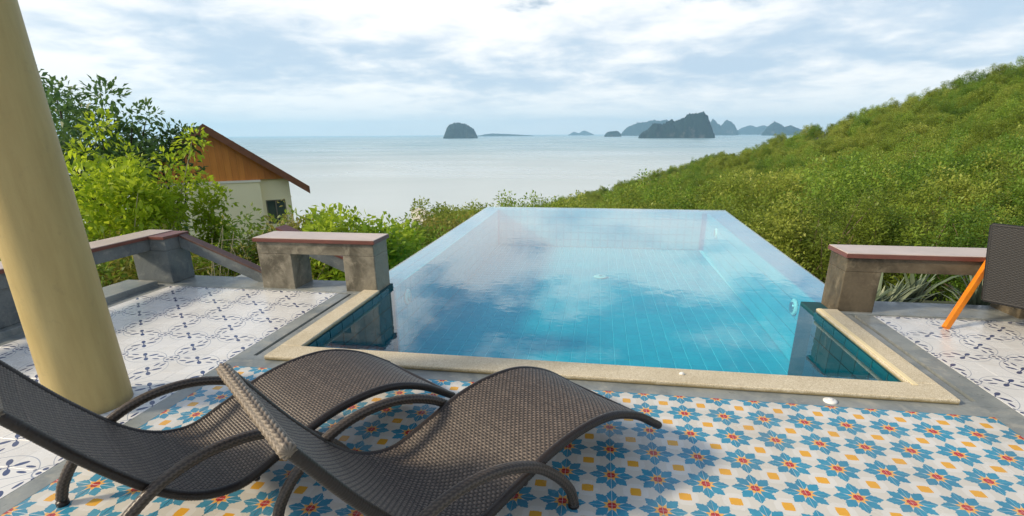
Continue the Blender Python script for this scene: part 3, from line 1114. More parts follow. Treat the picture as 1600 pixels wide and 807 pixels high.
def build_lounger():
    root = empty('sun_lounger')
    W = L_W
    prof, _ = resample(catmull(L_PROF, 16), 0.0120)
    T = np.gradient(prof, axis=0)
    T /= np.linalg.norm(T, axis=1)[:, None]
    # ---- woven bed: plain weave as real relief
    n_rows, n_cols, q = len(prof) - 1, 46, 5
    u = np.linspace(0, n_rows, n_rows * q + 1)           # along
    v = np.linspace(0, n_cols, n_cols * q + 1)           # across
    pu = np.stack([np.interp(u, np.arange(n_rows + 1), prof[:, k]) for k in range(2)], 1)
    tu = np.stack([np.interp(u, np.arange(n_rows + 1), T[:, k]) for k in range(2)], 1)
    nu = np.stack([-tu[:, 1], tu[:, 0]], 1)
    UU, VV = np.meshgrid(u, v, indexing='ij')
    iu, iv = np.floor(UU), np.floor(VV)
    fu, fv = UU - iu, VV - iv
    A, Bq = 0.0024, 0.0022
    # weft: runs across, one per u cell; warp: runs along, one per v cell
    cs = lambda f, g: np.sqrt(np.clip(1 - ((2 * f - 1) / g) ** 2, 0, 1)) - np.where(np.abs(2 * f - 1) > g, 1.2, 0)
    weft = A * np.sin(math.pi * (fv)) * np.where((iu + iv) % 2 == 0, 1, -1) + Bq * cs(fu, 0.93)
    warp = A * np.sin(math.pi * (fu)) * np.where((iu + iv) % 2 == 0, -1, 1) + Bq * cs(fv, 0.80)
    r_ = np.random.default_rng(3)
    rowh = (r_.normal(0, 0.00035, n_rows + 2))[iu.astype(int)] + (r_.normal(0, 0.00030, n_cols + 2))[iv.astype(int)]
    H = np.maximum(weft, warp) + rowh
    tone = r_.random((n_rows + 2, n_cols + 2)) * 0.35
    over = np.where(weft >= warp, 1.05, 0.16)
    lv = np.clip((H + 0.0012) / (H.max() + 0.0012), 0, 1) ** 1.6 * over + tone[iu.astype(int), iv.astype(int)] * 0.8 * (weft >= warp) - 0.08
    sag = -0.009 * (1 - (2 * VV / n_cols - 1) ** 2)
    X = pu[:, 0][:, None] + nu[:, 0][:, None] * (H + sag)
    Z = pu[:, 1][:, None] + nu[:, 1][:, None] * (H + sag)
    Y = np.broadcast_to((v / n_cols * W)[None, :], X.shape)
    verts = np.stack([X, Y, Z], -1).reshape(-1, 3)
    nv_ = len(v)
    a = (np.arange(len(u) - 1)[:, None] * nv_ + np.arange(nv_ - 1)[None, :]).ravel()
    F = np.stack([a, a + nv_, a + nv_ + 1, a + 1], 1)[:, ::-1]
    bed = mesh_obj('woven_bed', verts, F, MT['weave'], root, True, np.clip(lv, 0, 1).ravel())
    tag(bed, 'dark brown woven rattan sling')
    # ---- side rails along the bed
    pf, _ = resample(catmull(L_PROF, 16), 0.0035)
    for y in (-0.004, W + 0.004):
        P = np.stack([pf[:, 0], np.full(len(pf), y), pf[:, 1] - 0.010], 1)
        tube('side_rail', P, 0.019, MT['rail'], root, 14, wrap_relief(0.0095, 0.16))
    # ---- rolled head and foot ends
    e0 = np.stack([np.full(2, prof[0, 0] - 0.004), [-0.018, W + 0.018], np.full(2, prof[0, 1] - 0.006)], 1)
    tube('head_roll', e0, 0.0235, MT['head'], root, 32, braid_relief(0.028, 0.32, 4), 0.0025)
    e1 = np.stack([np.full(2, prof[-1, 0] - 0.004), [-0.010, W + 0.010], np.full(2, prof[-1, 1] - 0.010)], 1)
    tube('foot_roll', e1, 0.018, MT['rail'], root, 14, wrap_relief(0.0095, 0.14), 0.0035)
    # ---- arched legs, one each side
    ar, _ = resample(catmull(L_ARCH, 12), 0.003)
    for y in (-0.036, W + 0.036):
        P = np.stack([ar[:, 0], np.full(len(ar), y), ar[:, 1]], 1)
        leg = tube('arched_leg', P, 0.0215, MT['braid'], root, 24, braid_relief(0.017, 0.20, 4))
        for k in (0, -1):
            tube('foot_cap', [(ar[k, 0], y, 0.0), (ar[k, 0], y, 0.016)], 0.0225, MT['rail'], leg, 14)
    # ---- bars under the bed
    for s in (0.62, 0.78):
        zz = float(np.interp(s, prof[:, 0], prof[:, 1])) - 0.03
        tube('support_bar', [(s, -0.01, zz), (s, W + 0.01, zz)], 0.012, MT['rail'], root, 10, None, 0.05)
    return root


# local x: head -> foot, local y: towards the far side
lo = build_lounger()
lo.location = (-0.7205, 0.9948, 0)
lo.rotation_euler = (0, 0, 0.8657)
tag(lo, 'nearer dark brown woven rattan wave lounger with its whole foot end in view', 'sun lounger', 'rattan loungers beside the pool')
la = copy_tree(lo)
la.location = (-1.624, 1.0318, 0)
la.rotation_euler = (0, 0, 0.971)
tag(la, 'farther dark brown woven rattan wave lounger beside the cream column, head cut off at left', 'sun lounger', 'rattan loungers beside the pool')

# ================================================================== CHAIR AT THE RIGHT EDGE
t = empty('rattan_armchair', (2.9, 4.05, 0))
tag(t, 'black woven armchair with bright orange wooden legs at the right edge', 'chair')


def woven_panel(name, c00, c10, c11, c01, parent, cell=0.009, thick=0.025):
    """woven panel between four corners with real ridges, both sides"""
    c00, c10, c11, c01 = (np.array(c, float) for c in (c00, c10, c11, c01))
    wu, wv_ = np.linalg.norm(c10 - c00), np.linalg.norm(c01 - c00)
    nu_, nv2 = int(wu / cell * 3), int(wv_ / cell * 3)
    uu, vv = np.meshgrid(np.linspace(0, 1, nu_ + 1), np.linspace(0, 1, nv2 + 1), indexing='ij')
    nrm = np.cross(c10 - c00, c01 - c00)
    nrm /= np.linalg.norm(nrm)
    parts = []
    for sgn in (1, -1):
        iu_, iv_ = np.floor(uu * wu / (cell * 2)), np.floor(vv * wv_ / cell)
        fv_ = vv * wv_ / cell - iv_
        fu_ = uu * wu / (cell * 2) - iu_
        h = 0.0012 * np.sqrt(np.clip(1 - (2 * fv_ - 1) ** 2, 0, 1)) + 0.0006 * np.sin(math.pi * fu_) * np.where((iu_ + iv_) % 2 == 0, 1, -1)
        P = ((1 - uu) * (1 - vv))[..., None] * c00 + (uu * (1 - vv))[..., None] * c10 + (uu * vv)[..., None] * c11 + ((1 - uu) * vv)[..., None] * c01
        P = P + (sgn * (thick / 2 + h))[..., None] * nrm
        m0 = nv2 + 1
        a = (np.arange(nu_)[:, None] * m0 + np.arange(nv2)[None, :]).ravel()
        F = np.stack([a, a + m0, a + m0 + 1, a + 1], 1)
        if sgn < 0:
            F = F[:, ::-1]
        parts.append((P.reshape(-1, 3), F, np.clip(h / 0.003 + 0.3, 0, 1).ravel()))
    v, f, a = merge(parts)
    return mesh_obj(name, v, f, MT['chair_weave'], parent, True, a)


BL, BR, TR, TL = (0.0, 0.18, 0.23), (0.46, -0.36, 0.23), (0.44, -0.26, 0.77), (-0.02, 0.28, 0.77)
woven_panel('backrest', BL, BR, TR, TL, t)
for a, b_ in ((BL, TL), (BR, TR), (TL, TR), (BL, BR)):
    tube('back_frame', [a, b_], 0.016, MT['chair_weave'], t, 12, wrap_relief(0.012, 0.14), 0.005)
FW = Vector((0.76, 0.65, 0))
sb = [Vector(BL) + Vector((0, 0, 0.10)), Vector(BR) + Vector((0, 0, 0.10))]
woven_panel('seat', sb[0], sb[1], sb[1] + FW * 0.5, sb[0] + FW * 0.5, t)
for q in (0, 1):
    p0 = sb[q] + FW * 0.16
    woven_panel('arm_panel', p0, p0 + FW * 0.34, p0 + FW * 0.34 + Vector((0, 0, 0.25)), p0 + Vector((0, 0, 0.25)), t)


def leg_bar(a, b_, hw=0.016):
    a, b_ = Vector(a), Vector(b_)
    d = (b_ - a).normalized()
    s1 = d.cross(Vector((0, 1, 0))).normalized() * hw
    s2 = d.cross(s1).normalized() * hw
    c = []
    for p in (a, b_):
        c += [p - s1 - s2, p + s1 - s2, p + s1 + s2, p - s1 + s2]
    return hexa('leg', c, MT['orange_wood'], t, 0.004)


leg_bar((-0.235, 0.125, 0.008), (0.12, 0.40, 0.50), 0.02)
leg_bar((0.24, -0.50, 0.008), (0.44, -0.36, 0.55))
leg_bar((0.62, 0.66, 0.008), (0.42, 0.50, 0.40))
leg_bar((1.02, 0.02, 0.008), (0.82, -0.02, 0.40))

# ================================================================== LAND AND SEA
SEA = -45.0
AZ = np.array([-180, -110, -75, -60, -45, -35, -27, -22.9, -17.5, -13, -9.1, -5.6, -2.2, 4.4, 11, 17.6, 21, 25.4, 29.3, 32.75, 45, 60, 90, 180.])
EL = np.array([2, -3, -5, -6.5, -8.5, -10, -10.8, -11, -10.6, -9.8, -8.3, -7.7, -6.9, -5.0, -2.9, -1.0, 0.0, 1.4, 2.8, 3.8, 6.0, 7.0, 6, 2.])
RR = np.array([60, 50, 45, 45, 50, 55, 55, 60, 80, 150, 300, 335, 345, 320, 290, 265, 250, 230, 215, 200, 160, 130, 90, 60.])
R0, EL0 = 12.0, -19.0


def land(az_deg, r):
    """height of the hillside at azimuth (deg, from +Y to +X) and distance"""
    e = np.interp(az_deg, AZ, EL)
    rr = np.interp(az_deg, AZ, RR)
    u_ = np.clip(np.log(np.maximum(r, R0) / R0) / np.log(rr / R0), 0, 1)
    el = EL0 + (e - EL0) * u_ ** 0.85
    z = CAM_H + np.minimum(r, rr) * np.tan(np.radians(el)) * np.clip(r / R0, 0, 1) ** 0
    z = np.where(r < R0, CAM_H + R0 * math.tan(R(EL0)), z)
    zr = CAM_H + rr * np.tan(np.radians(e))
    fall = np.clip((r - rr) / (rr * 0.35 + 12), 0, 1)
    z = np.where(r > rr, zr + (SEA - 14 - zr) * fall ** 1.1, z)
    bump = (np.sin(az_deg * 0.9 + r * 0.03) + np.sin(az_deg * 0.37 - r * 0.051 + 1.0) + 0.6 * np.sin(az_deg * 2.1 + r * 0.09)) * 0.0035 * r
    return z + bump * np.clip((r - 20) / 60, 0, 1) * np.clip(1.15 - r / rr, 0, 1)


azs = np.arange(-180, 180.01, 1.5)
rs = np.concatenate([[0.5, 4, 8], np.geomspace(R0, 700, 90)])
AA, RG = np.meshgrid(azs, rs, indexing='ij')
ZZ = land(AA, RG)
V = np.stack([RG * np.sin(np.radians(AA)), RG * np.cos(np.radians(AA)), ZZ], -1).reshape(-1, 3)
m0 = len(rs)
a = (np.arange(len(azs) - 1)[:, None] * m0 + np.arange(m0 - 1)[None, :]).ravel()
F = np.stack([a, a + m0, a + m0 + 1, a + 1], 1)[:, ::-1]
hill = mesh_obj('hillside', V, F, MT['ground'], None, True)
tag(hill, kind='structure')

# sea to the horizon, as rings so that the sheet keeps sane triangles
rings = [5, 200, 600, 2000, 6000, 16000, 45000]
ns = 96
V = [(r_ * math.cos(2 * math.pi * k / ns), r_ * math.sin(2 * math.pi * k / ns), SEA) for r_ in rings for k in range(ns)]
F = [(i * ns + k, i * ns + (k + 1) % ns, (i + 1) * ns + (k + 1) % ns, (i + 1) * ns + k)[::-1] for i in range(len(rings) - 1) for k in range(ns)]
tag(mesh_obj('sea', V, F, MT['sea']), kind='structure')

# sand flat at the foot of the hill
V, F = [], []
nb = 40
for k in range(nb):
    az = R(-20 + 13.0 * k / (nb - 1))
    r1 = 300 - 40 * math.sin(k * 0.08)
    r2 = 345 + 22 * math.sin(k * 0.21 + 1) + 10 * math.sin(k * 0.7)
    for r_, z_ in ((r1, 1.5), (r2, -0.4)):
        V.append((r_ * math.sin(az), r_ * math.cos(az), SEA + z_))
for k in range(nb - 1):
    F.append((2 * k, 2 * k + 2, 2 * k + 3, 2 * k + 1)[::-1])
tag(mesh_obj('beach', V, F, MT['sand'], None, True), kind='structure')


# ================================================================== ISLANDS
def az_of(px):      # direction of a point of the horizon, from the lens
    b_ = (px - 800) / 811.97
    y = -math.tan(PITCH)                       # row of the horizon
    x_, f_ = b_, math.cos(PITCH) + math.sin(PITCH) * math.tan(PITCH)
    return math.atan2(x_, f_) - HEAD


def island(px0, px1, dist, heights, label, depth=0.5, seed=0):
    """limestone island: heights (m) of the crest at even steps across, shaped as a real massif"""
    a0, a1 = az_of(px0), az_of(px1)
    width = dist * (math.tan(a1 - (a0 + a1) / 2) * 2)
    mid = (a0 + a1) / 2
    rng_ = np.random.default_rng(seed)
    nu_, nv2 = 90, 30
    X = np.linspace(-1, 1, nu_)
    Yv = np.linspace(-1, 1, nv2)
    hx = np.interp(X, np.linspace(-1, 1, len(heights)), heights)
    XX, YY = np.meshgrid(X, Yv, indexing='ij')
    ph_ = rng_.random(12) * 6.28
    wob = sum(np.sin(XX * (4 + 3.7 * k) + YY * (3 + 2.3 * k) + ph_[k]) / (1.5 + k * 0.8) for k in range(8))
    edge = np.clip(1 - np.abs(XX) ** 6, 0, 1)
    cross = np.clip(1 - np.abs(YY) ** 2.6, 0, 1) ** 0.55
    Z = hx[:, None] * cross * (0.25 + 0.75 * edge ** 0.4) * (1 + 0.11 * wob) + rng_.normal(0, 0.035, XX.shape) * np.max(heights)
    Z[np.abs(YY) > 0.99] = -8
    Z[(np.abs(XX) > 0.999)] = -8
    d2 = width * depth
    V = np.stack([XX * width / 2, YY * d2 / 2 + wob * d2 * 0.03, Z], -1).reshape(-1, 3)
    a_ = (np.arange(nu_ - 1)[:, None] * nv2 + np.arange(nv2 - 1)[None, :]).ravel()
    F = np.stack([a_, a_ + nv2, a_ + nv2 + 1, a_ + 1], 1)
    o = mesh_obj('island', V, F, MT['island'])
    o.location = (dist * math.sin(mid), dist * math.cos(mid), SEA)
    o.rotation_euler = (0, 0, -mid)
    tag(o, label, 'island')
    return o


def hm(px, dist):     # metres for a height in photo pixels at that distance
    return px / 811.97 * dist * 0.92


D1, D2, D3, D4 = 7200, 5800, 13000, 17000
island(694, 748, D1, [hm(h, D1) for h in (2, 14, 18, 20, 21, 22, 21, 20, 17, 13, 3)], 'small round dark island standing alone on the left of the horizon', 0.6, 1)
island(748, 836, 14500, [hm(h, 14500) for h in (1, 3, 4, 3.5, 3, 2.5, 2, 1.5, 0.5)], 'low flat strip of land right of the small round island', 0.4, 2)
island(1000, 1119, D2, [hm(h, D2) for h in (3, 10, 11, 20, 22, 20, 21, 25, 22, 24, 26, 31, 31, 33, 35, 31, 18, 4)], 'largest dark craggy limestone island with steep cliffs', 0.4, 3)
island(946, 973, 9000, [hm(h, 9000) for h in (3, 7, 8, 8, 7, 4)], 'tiny dark islet left of the largest craggy island', 0.5, 4)
island(972, 1056, D3, [hm(h, D3) for h in (4, 12, 14, 17, 19, 21, 20, 18, 20, 21, 16)], 'pale blue hazy island just behind the largest craggy island', 0.4, 5)
island(1106, 1156, D3, [hm(h, D3) for h in (16, 22, 16, 12, 20, 19, 12, 4)], 'pale blue hazy peaks right of the largest craggy island', 0.5, 6)
island(1150, 1215, D4, [hm(h, D4) for h in (5, 9, 11, 10, 12, 10, 9)], 'low faint blue ridge between the hazy peaks and the hillside', 0.4, 7)
island(1192, 1262, 11000, [hm(h, 11000) for h in (4, 12, 17, 15, 10, 12, 10, 8, 5)], 'hazy blue hump partly hidden by the green hillside', 0.5, 8)
island(890, 930, 19000, [hm(h, 19000) for h in (1, 5, 3, 7, 4, 1)], 'faintest far islet in the middle of the horizon', 0.4, 9)


# ================================================================== HOUSE
def house():
    mid = math.atan2(-16.1, 20.4)
    t_ = empty('gabled_house', (-16.1, 20.4, -5.0), -mid)
    # local: +x to the right as seen from the terrace, -y towards the terrace, z up from the ground
    AP, EV = 6.87, 4.22         # ridge and eave heights above the base
    HW = 3.74
    ZB = 4.60
    slope = (AP - EV) / HW
    # roof: two thick slopes with fascia boards
    for s in (-1, 1):
        c = []
        for y in (-0.38, 8.0):
            c += [(0, y), (s * HW, y)]
        th = 0.14
        hexa('roof', [(0, -0.38, AP - th), (s * HW, -0.38, EV - th), (s * HW, 8, EV - th), (0, 8, AP - th),
                      (0, -0.38, AP), (s * HW, -0.38, EV), (s * HW, 8, EV), (0, 8, AP)], MT['roof'], t_)
        hexa('fascia', [(0.0, -0.43, AP - 0.30), (s * (HW + .02), -0.43, EV - 0.30), (s * (HW + .02), -0.382, EV - 0.30), (0, -0.382, AP - 0.30),
                        (0.0, -0.43, AP + 0.03), (s * (HW + .02), -0.43, EV + 0.03), (s * (HW + .02), -0.382, EV + 0.03), (0, -0.382, AP + 0.03)], MT['fascia'], t_)
        # shingle courses
        for k in range(11):
            f0, f1 = k / 11, (k + 1) / 11
            xa, xb = s * HW * f0, s * HW * f1
            za, zb_ = AP - slope * HW * f0, AP - slope * HW * f1
            hexa('shingle_course', [(xa, -0.37, za + 0.003), (xb, -0.37, zb_ + 0.003), (xb, 7.99, zb_ + 0.003), (xa, 7.99, za + 0.003),
                                    (xa, -0.37, za + 0.012), (xb, -0.37, zb_ + 0.045), (xb, 7.99, zb_ + 0.045), (xa, 7.99, za + 0.012)], MT['roof'], t_)
    # gable boards
    n = 24
    bw = 2 * 3.0 / n
    g_ = None
    for k in range(n):
        x0, x1 = -3.0 + bw * k + 0.003, -3.0 + bw * (k + 1) - 0.003
        h0 = AP - 0.16 - slope * abs(x0)
        h1 = AP - 0.16 - slope * abs(x1)
        dd = 0.006 * (k % 2)
        hexa('plank', [(x0, -0.05 - dd, ZB), (x1, -0.05 - dd, ZB), (x1, 0.0, ZB), (x0, 0.0, ZB),
                       (x0, -0.05 - dd, h0), (x1, -0.05 - dd, h1), (x1, 0.0, h1), (x0, 0.0, h0)], MT['plank'], t_)
    mesh_obj('gable_backing', [(-2.98, 0.004, ZB), (2.98, 0.004, ZB), (0, 0.004, AP - 0.2), (-2.98, 0.05, ZB), (2.98, 0.05, ZB), (0, 0.05, AP - 0.2)],
             [(0, 1, 2), (5, 4, 3), (0, 3, 4, 1), (1, 4, 5, 2), (2, 5, 3, 0)], MT['fascia'], t_)
    # walls: the left bay stands forward, the right one is set back and carries the window
    box('wall', -3.0, 1.75, -0.20, 6.0, 0, ZB - 0.09, MT['wall_cream'], t_)
    box('trim_band', -3.05, 1.80, -0.25, 0.0, ZB - 0.088, ZB - 0.002, MT['trim_white'], t_)
    box('wall', 1.753, 2.98, 0.12, 6.0, 3.68, ZB - 0.002, MT['wall_cream'], t_)
    box('wall', 1.753, 1.90, 0.12, 6.0, 0, 3.678, MT['wall_cream'], t_)
    box('wall', 2.72, 2.98, 0.12, 6.0, 0, 3.678, MT['wall_cream'], t_)
    box('wall', 1.902, 2.718, 0.12, 6.0, 0, 2.60, MT['wall_cream'], t_)
    wd = empty('window', (2.31, 0.16, 2.60))
    wd.parent = t_
    box('pane', -0.405, -0.02, 0.06, 0.07, 0.05, 1.03, MT['glass'], wd)
    box('pane', 0.02, 0.405, 0.06, 0.07, 0.05, 1.03, MT['glass'], wd)
    for x0, x1, z0, z1 in ((-0.405, -0.36, 0.002, 1.076), (0.36, 0.405, 0.002, 1.076), (-0.025, 0.025, 0.05, 1.03), (-0.358, 0.358, 1.03, 1.076), (-0.358, 0.358, 0.002, 0.048)):
        box('frame', x0, x1, 0.0, 0.055, z0, z1, MT['frame'], wd)
    tag(t_, 'cream house with brown gabled roof and orange wooden gable boards', 'house')


house()


# ================================================================== PLANTS
def leaves(centres, spread, per, ll, lw, rng_, upright=0.25, tone=None, droop=0.0, origin=None):
    """folded diamond leaves scattered round clump centres; returns verts, faces, lv"""
    centres = np.asarray(centres, float)
    n = len(centres) * per
    c = np.repeat(centres, per, axis=0)
    off = rng_.normal(0, 1, (n, 3))
    off /= np.linalg.norm(off, axis=1)[:, None] + 1e-9
    rad = rng_.random(n) ** 0.5
    sp = np.broadcast_to(np.asarray(spread, float), (3,))
    pos = c + off * rad[:, None] * sp
    d = off + rng_.normal(0, 0.55, (n, 3))
    d[:, 2] += upright - droop
    d /= np.linalg.norm(d, axis=1)[:, None] + 1e-9
    up = rng_.normal(0, 0.5, (n, 3)) + np.array([0, 0, 1.0])
    side = np.cross(d, up)
    side /= np.linalg.norm(side, axis=1)[:, None] + 1e-9
    nr = np.cross(side, d)
    sz = rng_.uniform(0.65, 1.25, n)[:, None]
    b0 = pos
    tip = pos + d * ll * sz - np.array([0, 0, 1]) * ll * 0.15 * sz
    md = pos + d * ll * 0.45 * sz
    lft = md + side * lw * 0.5 * sz + nr * lw * 0.12 * sz
    rgt = md - side * lw * 0.5 * sz + nr * lw * 0.12 * sz
    V_ = np.stack([b0, lft, tip, rgt], 1).reshape(-1, 3)
    F_ = np.arange(n * 4).reshape(-1, 4)
    ct = rng_.random(len(centres)) if tone is None else tone
    lv = np.clip(np.repeat(ct, per) * 0.6 + rng_.random(n) * 0.4, 0, 1)
    return V_, F_, np.repeat(lv, 4)


def blob_centres(n, rx, ry, rz, rng_, shell=0.55, lump=0.0):
    p = rng_.normal(0, 1, (n, 3))
    p /= np.linalg.norm(p, axis=1)[:, None]
    r_ = rng_.random(n) ** (1 / 3)
    r_ = shell * np.maximum(r_, 0.75) + (1 - shell) * r_
    r_ = r_ * (1 + lump * np.sin(p[:, 0] * 5 + 1) * np.cos(p[:, 1] * 4 + p[:, 2] * 3))
    q = p * r_[:, None] * np.array([rx, ry, rz])
    return q


def limb_tubes(base, targets, r0, rng_, trunk_top, sides=7):
    """a trunk to trunk_top and limbs bending to targets"""
    parts = []
    base, trunk_top = np.array(base, float), np.array(trunk_top, float)
    mid_ = (base + trunk_top) / 2 + rng_.normal(0, 0.04, 3) * np.linalg.norm(trunk_top - base)
    P, _ = resample(catmull([base, mid_, trunk_top], 6), np.linalg.norm(trunk_top - base) / 8)
    parts.append(tube_data(P, np.linspace(r0, r0 * 0.6, len(P)), 8))
    for tg in targets:
        tg = np.array(tg, float)
        f_ = rng_.uniform(0.55, 1.0)
        st = base + (trunk_top - base) * f_
        L_ = np.linalg.norm(tg - st)
        md = (st + tg) / 2 + np.array([0, 0, -0.08 * L_]) + rng_.normal(0, 0.06, 3) * L_
        P, _ = resample(catmull([st, md, tg], 5), max(L_ / 6, 0.01))
        parts.append(tube_data(P, np.linspace(r0 * 0.42, r0 * 0.07, len(P)), 6))
    return merge(parts)


def plant(name, label, cat, loc, trunk_h, crown, leafmat, barkmat, seed, n_cl=60, per=40, ll=0.14, lw=0.07, cl=0.35, r0=0.06, group=None, shell=0.55, lump=0.25, limbs=14, upright=0.25, droop=0.0, rz=0.0):
    """crown = (rx, ry, rz) about a centre at trunk_h"""
    rng_ = np.random.default_rng(seed)
    t_ = empty(name, loc, rz)
    q = blob_centres(n_cl, *crown, rng_, shell, lump) + np.array([0, 0, trunk_h])
    q[:, 2] = np.maximum(q[:, 2], 0.12)
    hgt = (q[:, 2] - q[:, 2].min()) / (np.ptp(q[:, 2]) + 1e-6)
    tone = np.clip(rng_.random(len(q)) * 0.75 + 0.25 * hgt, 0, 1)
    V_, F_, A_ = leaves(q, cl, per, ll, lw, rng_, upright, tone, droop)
    cr_o = mesh_obj('crown', V_, F_, leafmat, t_, False, A_)
    tg = q[rng_.permutation(len(q))[:limbs]]
    V_, F_, A_ = limb_tubes((0, 0, -0.3), tg, r0, rng_, (rng_.normal(0, .05), rng_.normal(0, .05), max(trunk_h * 0.75, 0.2)))
    mesh_obj('trunk', V_, F_, barkmat, t_, True, A_)
    tag(t_, label, cat, group)
    return t_, cr_o


def polar(px, r, z=None, dz=0.0):
    """a place at bearing of photo column px on the horizon, r metres away, standing on the hillside"""
    a_ = az_of(px)
    zz = float(land(math.degrees(a_), np.array(r))) if z is None else z
    return (r * math.sin(a_), r * math.cos(a_), zz + dz)


# the tall dark tree behind the column
plant('broadleaf_tree', 'tall dark green airy tree behind the cream column', 'tree', polar(120, 15.5), 4.35, (2.1, 1.7, 1.6), LF['dark'], MT['bark_dark'], 21,
      n_cl=78, per=80, ll=0.17, lw=0.075, cl=0.36, r0=0.12, shell=0.25, lump=0.65, limbs=34)
plant('broadleaf_tree', 'dark green side crown right of the tall dark tree, above the lime tree', 'tree', polar(222, 16.5), 4.1, (0.85, 0.8, 0.85), LF['dark'], MT['bark_dark'], 22,
      n_cl=30, per=70, ll=0.17, lw=0.075, cl=0.34, r0=0.08, shell=0.3, lump=0.5, limbs=18)
# the lime tree in front of the house
plant('lime_tree', 'bright lime green leafy tree in front of the house', 'tree', polar(186, 12.0), 3.05, (0.95, 0.95, 1.1), LF['lime'], MT['bark_pale'], 23,
      n_cl=54, per=100, ll=0.13, lw=0.058, cl=0.27, r0=0.06, shell=0.25, lump=0.6, limbs=26)
plant('lime_tree', 'small lime green sapling touching the house wall', 'tree', polar(312, 12.2), 2.45, (0.26, 0.26, 0.85), LF['lime'], MT['bark_pale'], 24,
      n_cl=20, per=70, ll=0.13, lw=0.06, cl=0.24, r0=0.03, shell=0.2, lump=0.4, limbs=14)
plant('lime_tree', 'yellow-green bush right beside the cream column', 'bush', polar(118, 11.0), 2.55, (0.85, 0.8, 1.15), LF['lime'], MT['bark_pale'], 25,
      n_cl=42, per=52, ll=0.15, lw=0.07, cl=0.30, r0=0.05, shell=0.3, lump=0.4, limbs=18)
# shrubs between railing and house
SH = 'shrubs below the terrace railing'
k = 40
specs = [  # px, r, trunk, crown, leaf, label
    (60, 9.6, 1.75, (1.0, .9, .95), 'mid', 'green shrub half hidden behind the cream column'),
    (150, 10.2, 1.55, (1.0, .9, 1.0), 'olive', 'olive twiggy shrub above the terrace railing, beside the column'),
    (215, 9.6, 1.35, (.95, .8, .85), 'olive', 'olive shrub under the lime tree'),
    (250, 10.2, 1.3, (.7, .7, .8), 'lime', 'yellow-green shrub left of the house wall'),
    (322, 10.0, 1.25, (.6, .6, .75), 'olive', 'dry olive shrub below the house wall'),
    (380, 10.2, 1.72, (.8, .7, .75), 'mid', 'grey-green shrub below the house window'),
    (428, 10.0, 1.66, (.6, .6, .7), 'olive', 'olive grey shrub hiding the foot of the house wall under the window'),
    (470, 10.4, 1.68, (.8, .7, .75), 'mid', 'green shrub left of the bright bush behind the bench'),
    (505, 9.4, 1.80, (.75, .7, .72), 'bright', 'bright green broad-leaved bush right behind the left bench'),
    (562, 9.0, 1.78, (.6, .6, .62), 'bright', 'bright green bush at the left bench, next to the pool edge'),
    (612, 10.2, 1.48, (.7, .7, .66), 'bright', 'glossy green bush along the left rim of the pool'),
    (640, 12.2, 1.30, (.8, .7, .62), 'mid', 'dull green bush halfway along the left rim of the pool'),
    (672, 13.8, 1.15, (.95, .8, .62), 'olive', 'olive bush beyond the left rim of the pool'),
    (705, 17.0, 0.7, (1.1, .9, .55), 'mid', 'dark green bush near the far left corner of the pool'),
    (740, 20.0, 0.35, (1.1, .9, .5), 'olive', 'brownish bush just outside the far left corner of the pool'),
    (90, 7.3, 1.25, (.8, .7, .75), 'mid', 'green shrub seen under the railing left of the column'),
    (10, 6.9, 1.15, (.8, .7, .85), 'mid', 'dark green shrub at the left edge below the railing'),
    (190, 7.4, 1.30, (.6, .55, .62), 'bright', 'bright fern-like shrub seen under the railing beam'),
    (345, 8.1, 1.15, (.6, .55, .62), 'olive', 'brownish shrub under the stair railing'),
    (480, 8.0, 0.85, (.55, .5, .55), 'olive', 'dry grassy shrub seen through the left bench'),
]
for px, r, th_, cr3, lf, lab in specs:
    k += 1
    plant('shrub', lab, 'shrub', polar(px, r, -2.65), th_ + 0.25, cr3, LF[lf], MT['bark'], k, n_cl=44, per=48,
          ll=0.15 if lf == 'bright' else 0.11, lw=0.075 if lf == 'bright' else 0.05, cl=0.26, r0=0.035, shell=0.35, lump=0.35, limbs=26, group=SH)

# pale twiggy shrub with few leaves in front of the house
for px, r, s_, lab in ((268, 9.0, 61, 'bare pale-twigged shrub in front of the lime tree'), (405, 9.4, 62, 'bare grey-twigged shrub in front of the house window'), (470, 9.8, 63, 'thin bare-twigged shrub at the house corner')):
    rng_ = np.random.default_rng(s_)
    t_ = empty('twiggy_shrub', polar(px, r, -2.65))
    parts = []
    ends = []
    for q in range(22):
        tip = np.array([rng_.normal(0, .42), rng_.normal(0, .35), rng_.uniform(1.5, 2.75)])
        P, _ = resample(catmull([(0, 0, 0), tip * np.array([.45, .45, .5]) + rng_.normal(0, .06, 3), tip], 5), 0.18)
        parts.append(tube_data(P, np.linspace(.012, .003, len(P)), 5))
        for z in range(3):
            st = P[int(len(P) * rng_.uniform(.5, .95))]
            e_ = st + rng_.normal(0, .2, 3) + np.array([0, 0, .12])
            Q, _ = resample([st, (st + e_) / 2 + rng_.normal(0, .02, 3), e_], 0.12)
            parts.append(tube_data(Q, np.linspace(.005, .002, len(Q)), 5))
            ends.append(e_)
    def even(pp):
        v_, f_, a_ = pp
        return v_, f_, a_
    V_, F_, A_ = merge(parts)
    mesh_obj('twigs', V_, F_, MT['bark_pale'], t_, True, A_)
    V_, F_, A_ = leaves(ends, .12, 7, .07, .035, rng_)
    mesh_obj('crown', V_, F_, LF['olive'], t_, False, A_)
    tag(t_, lab, 'shrub')


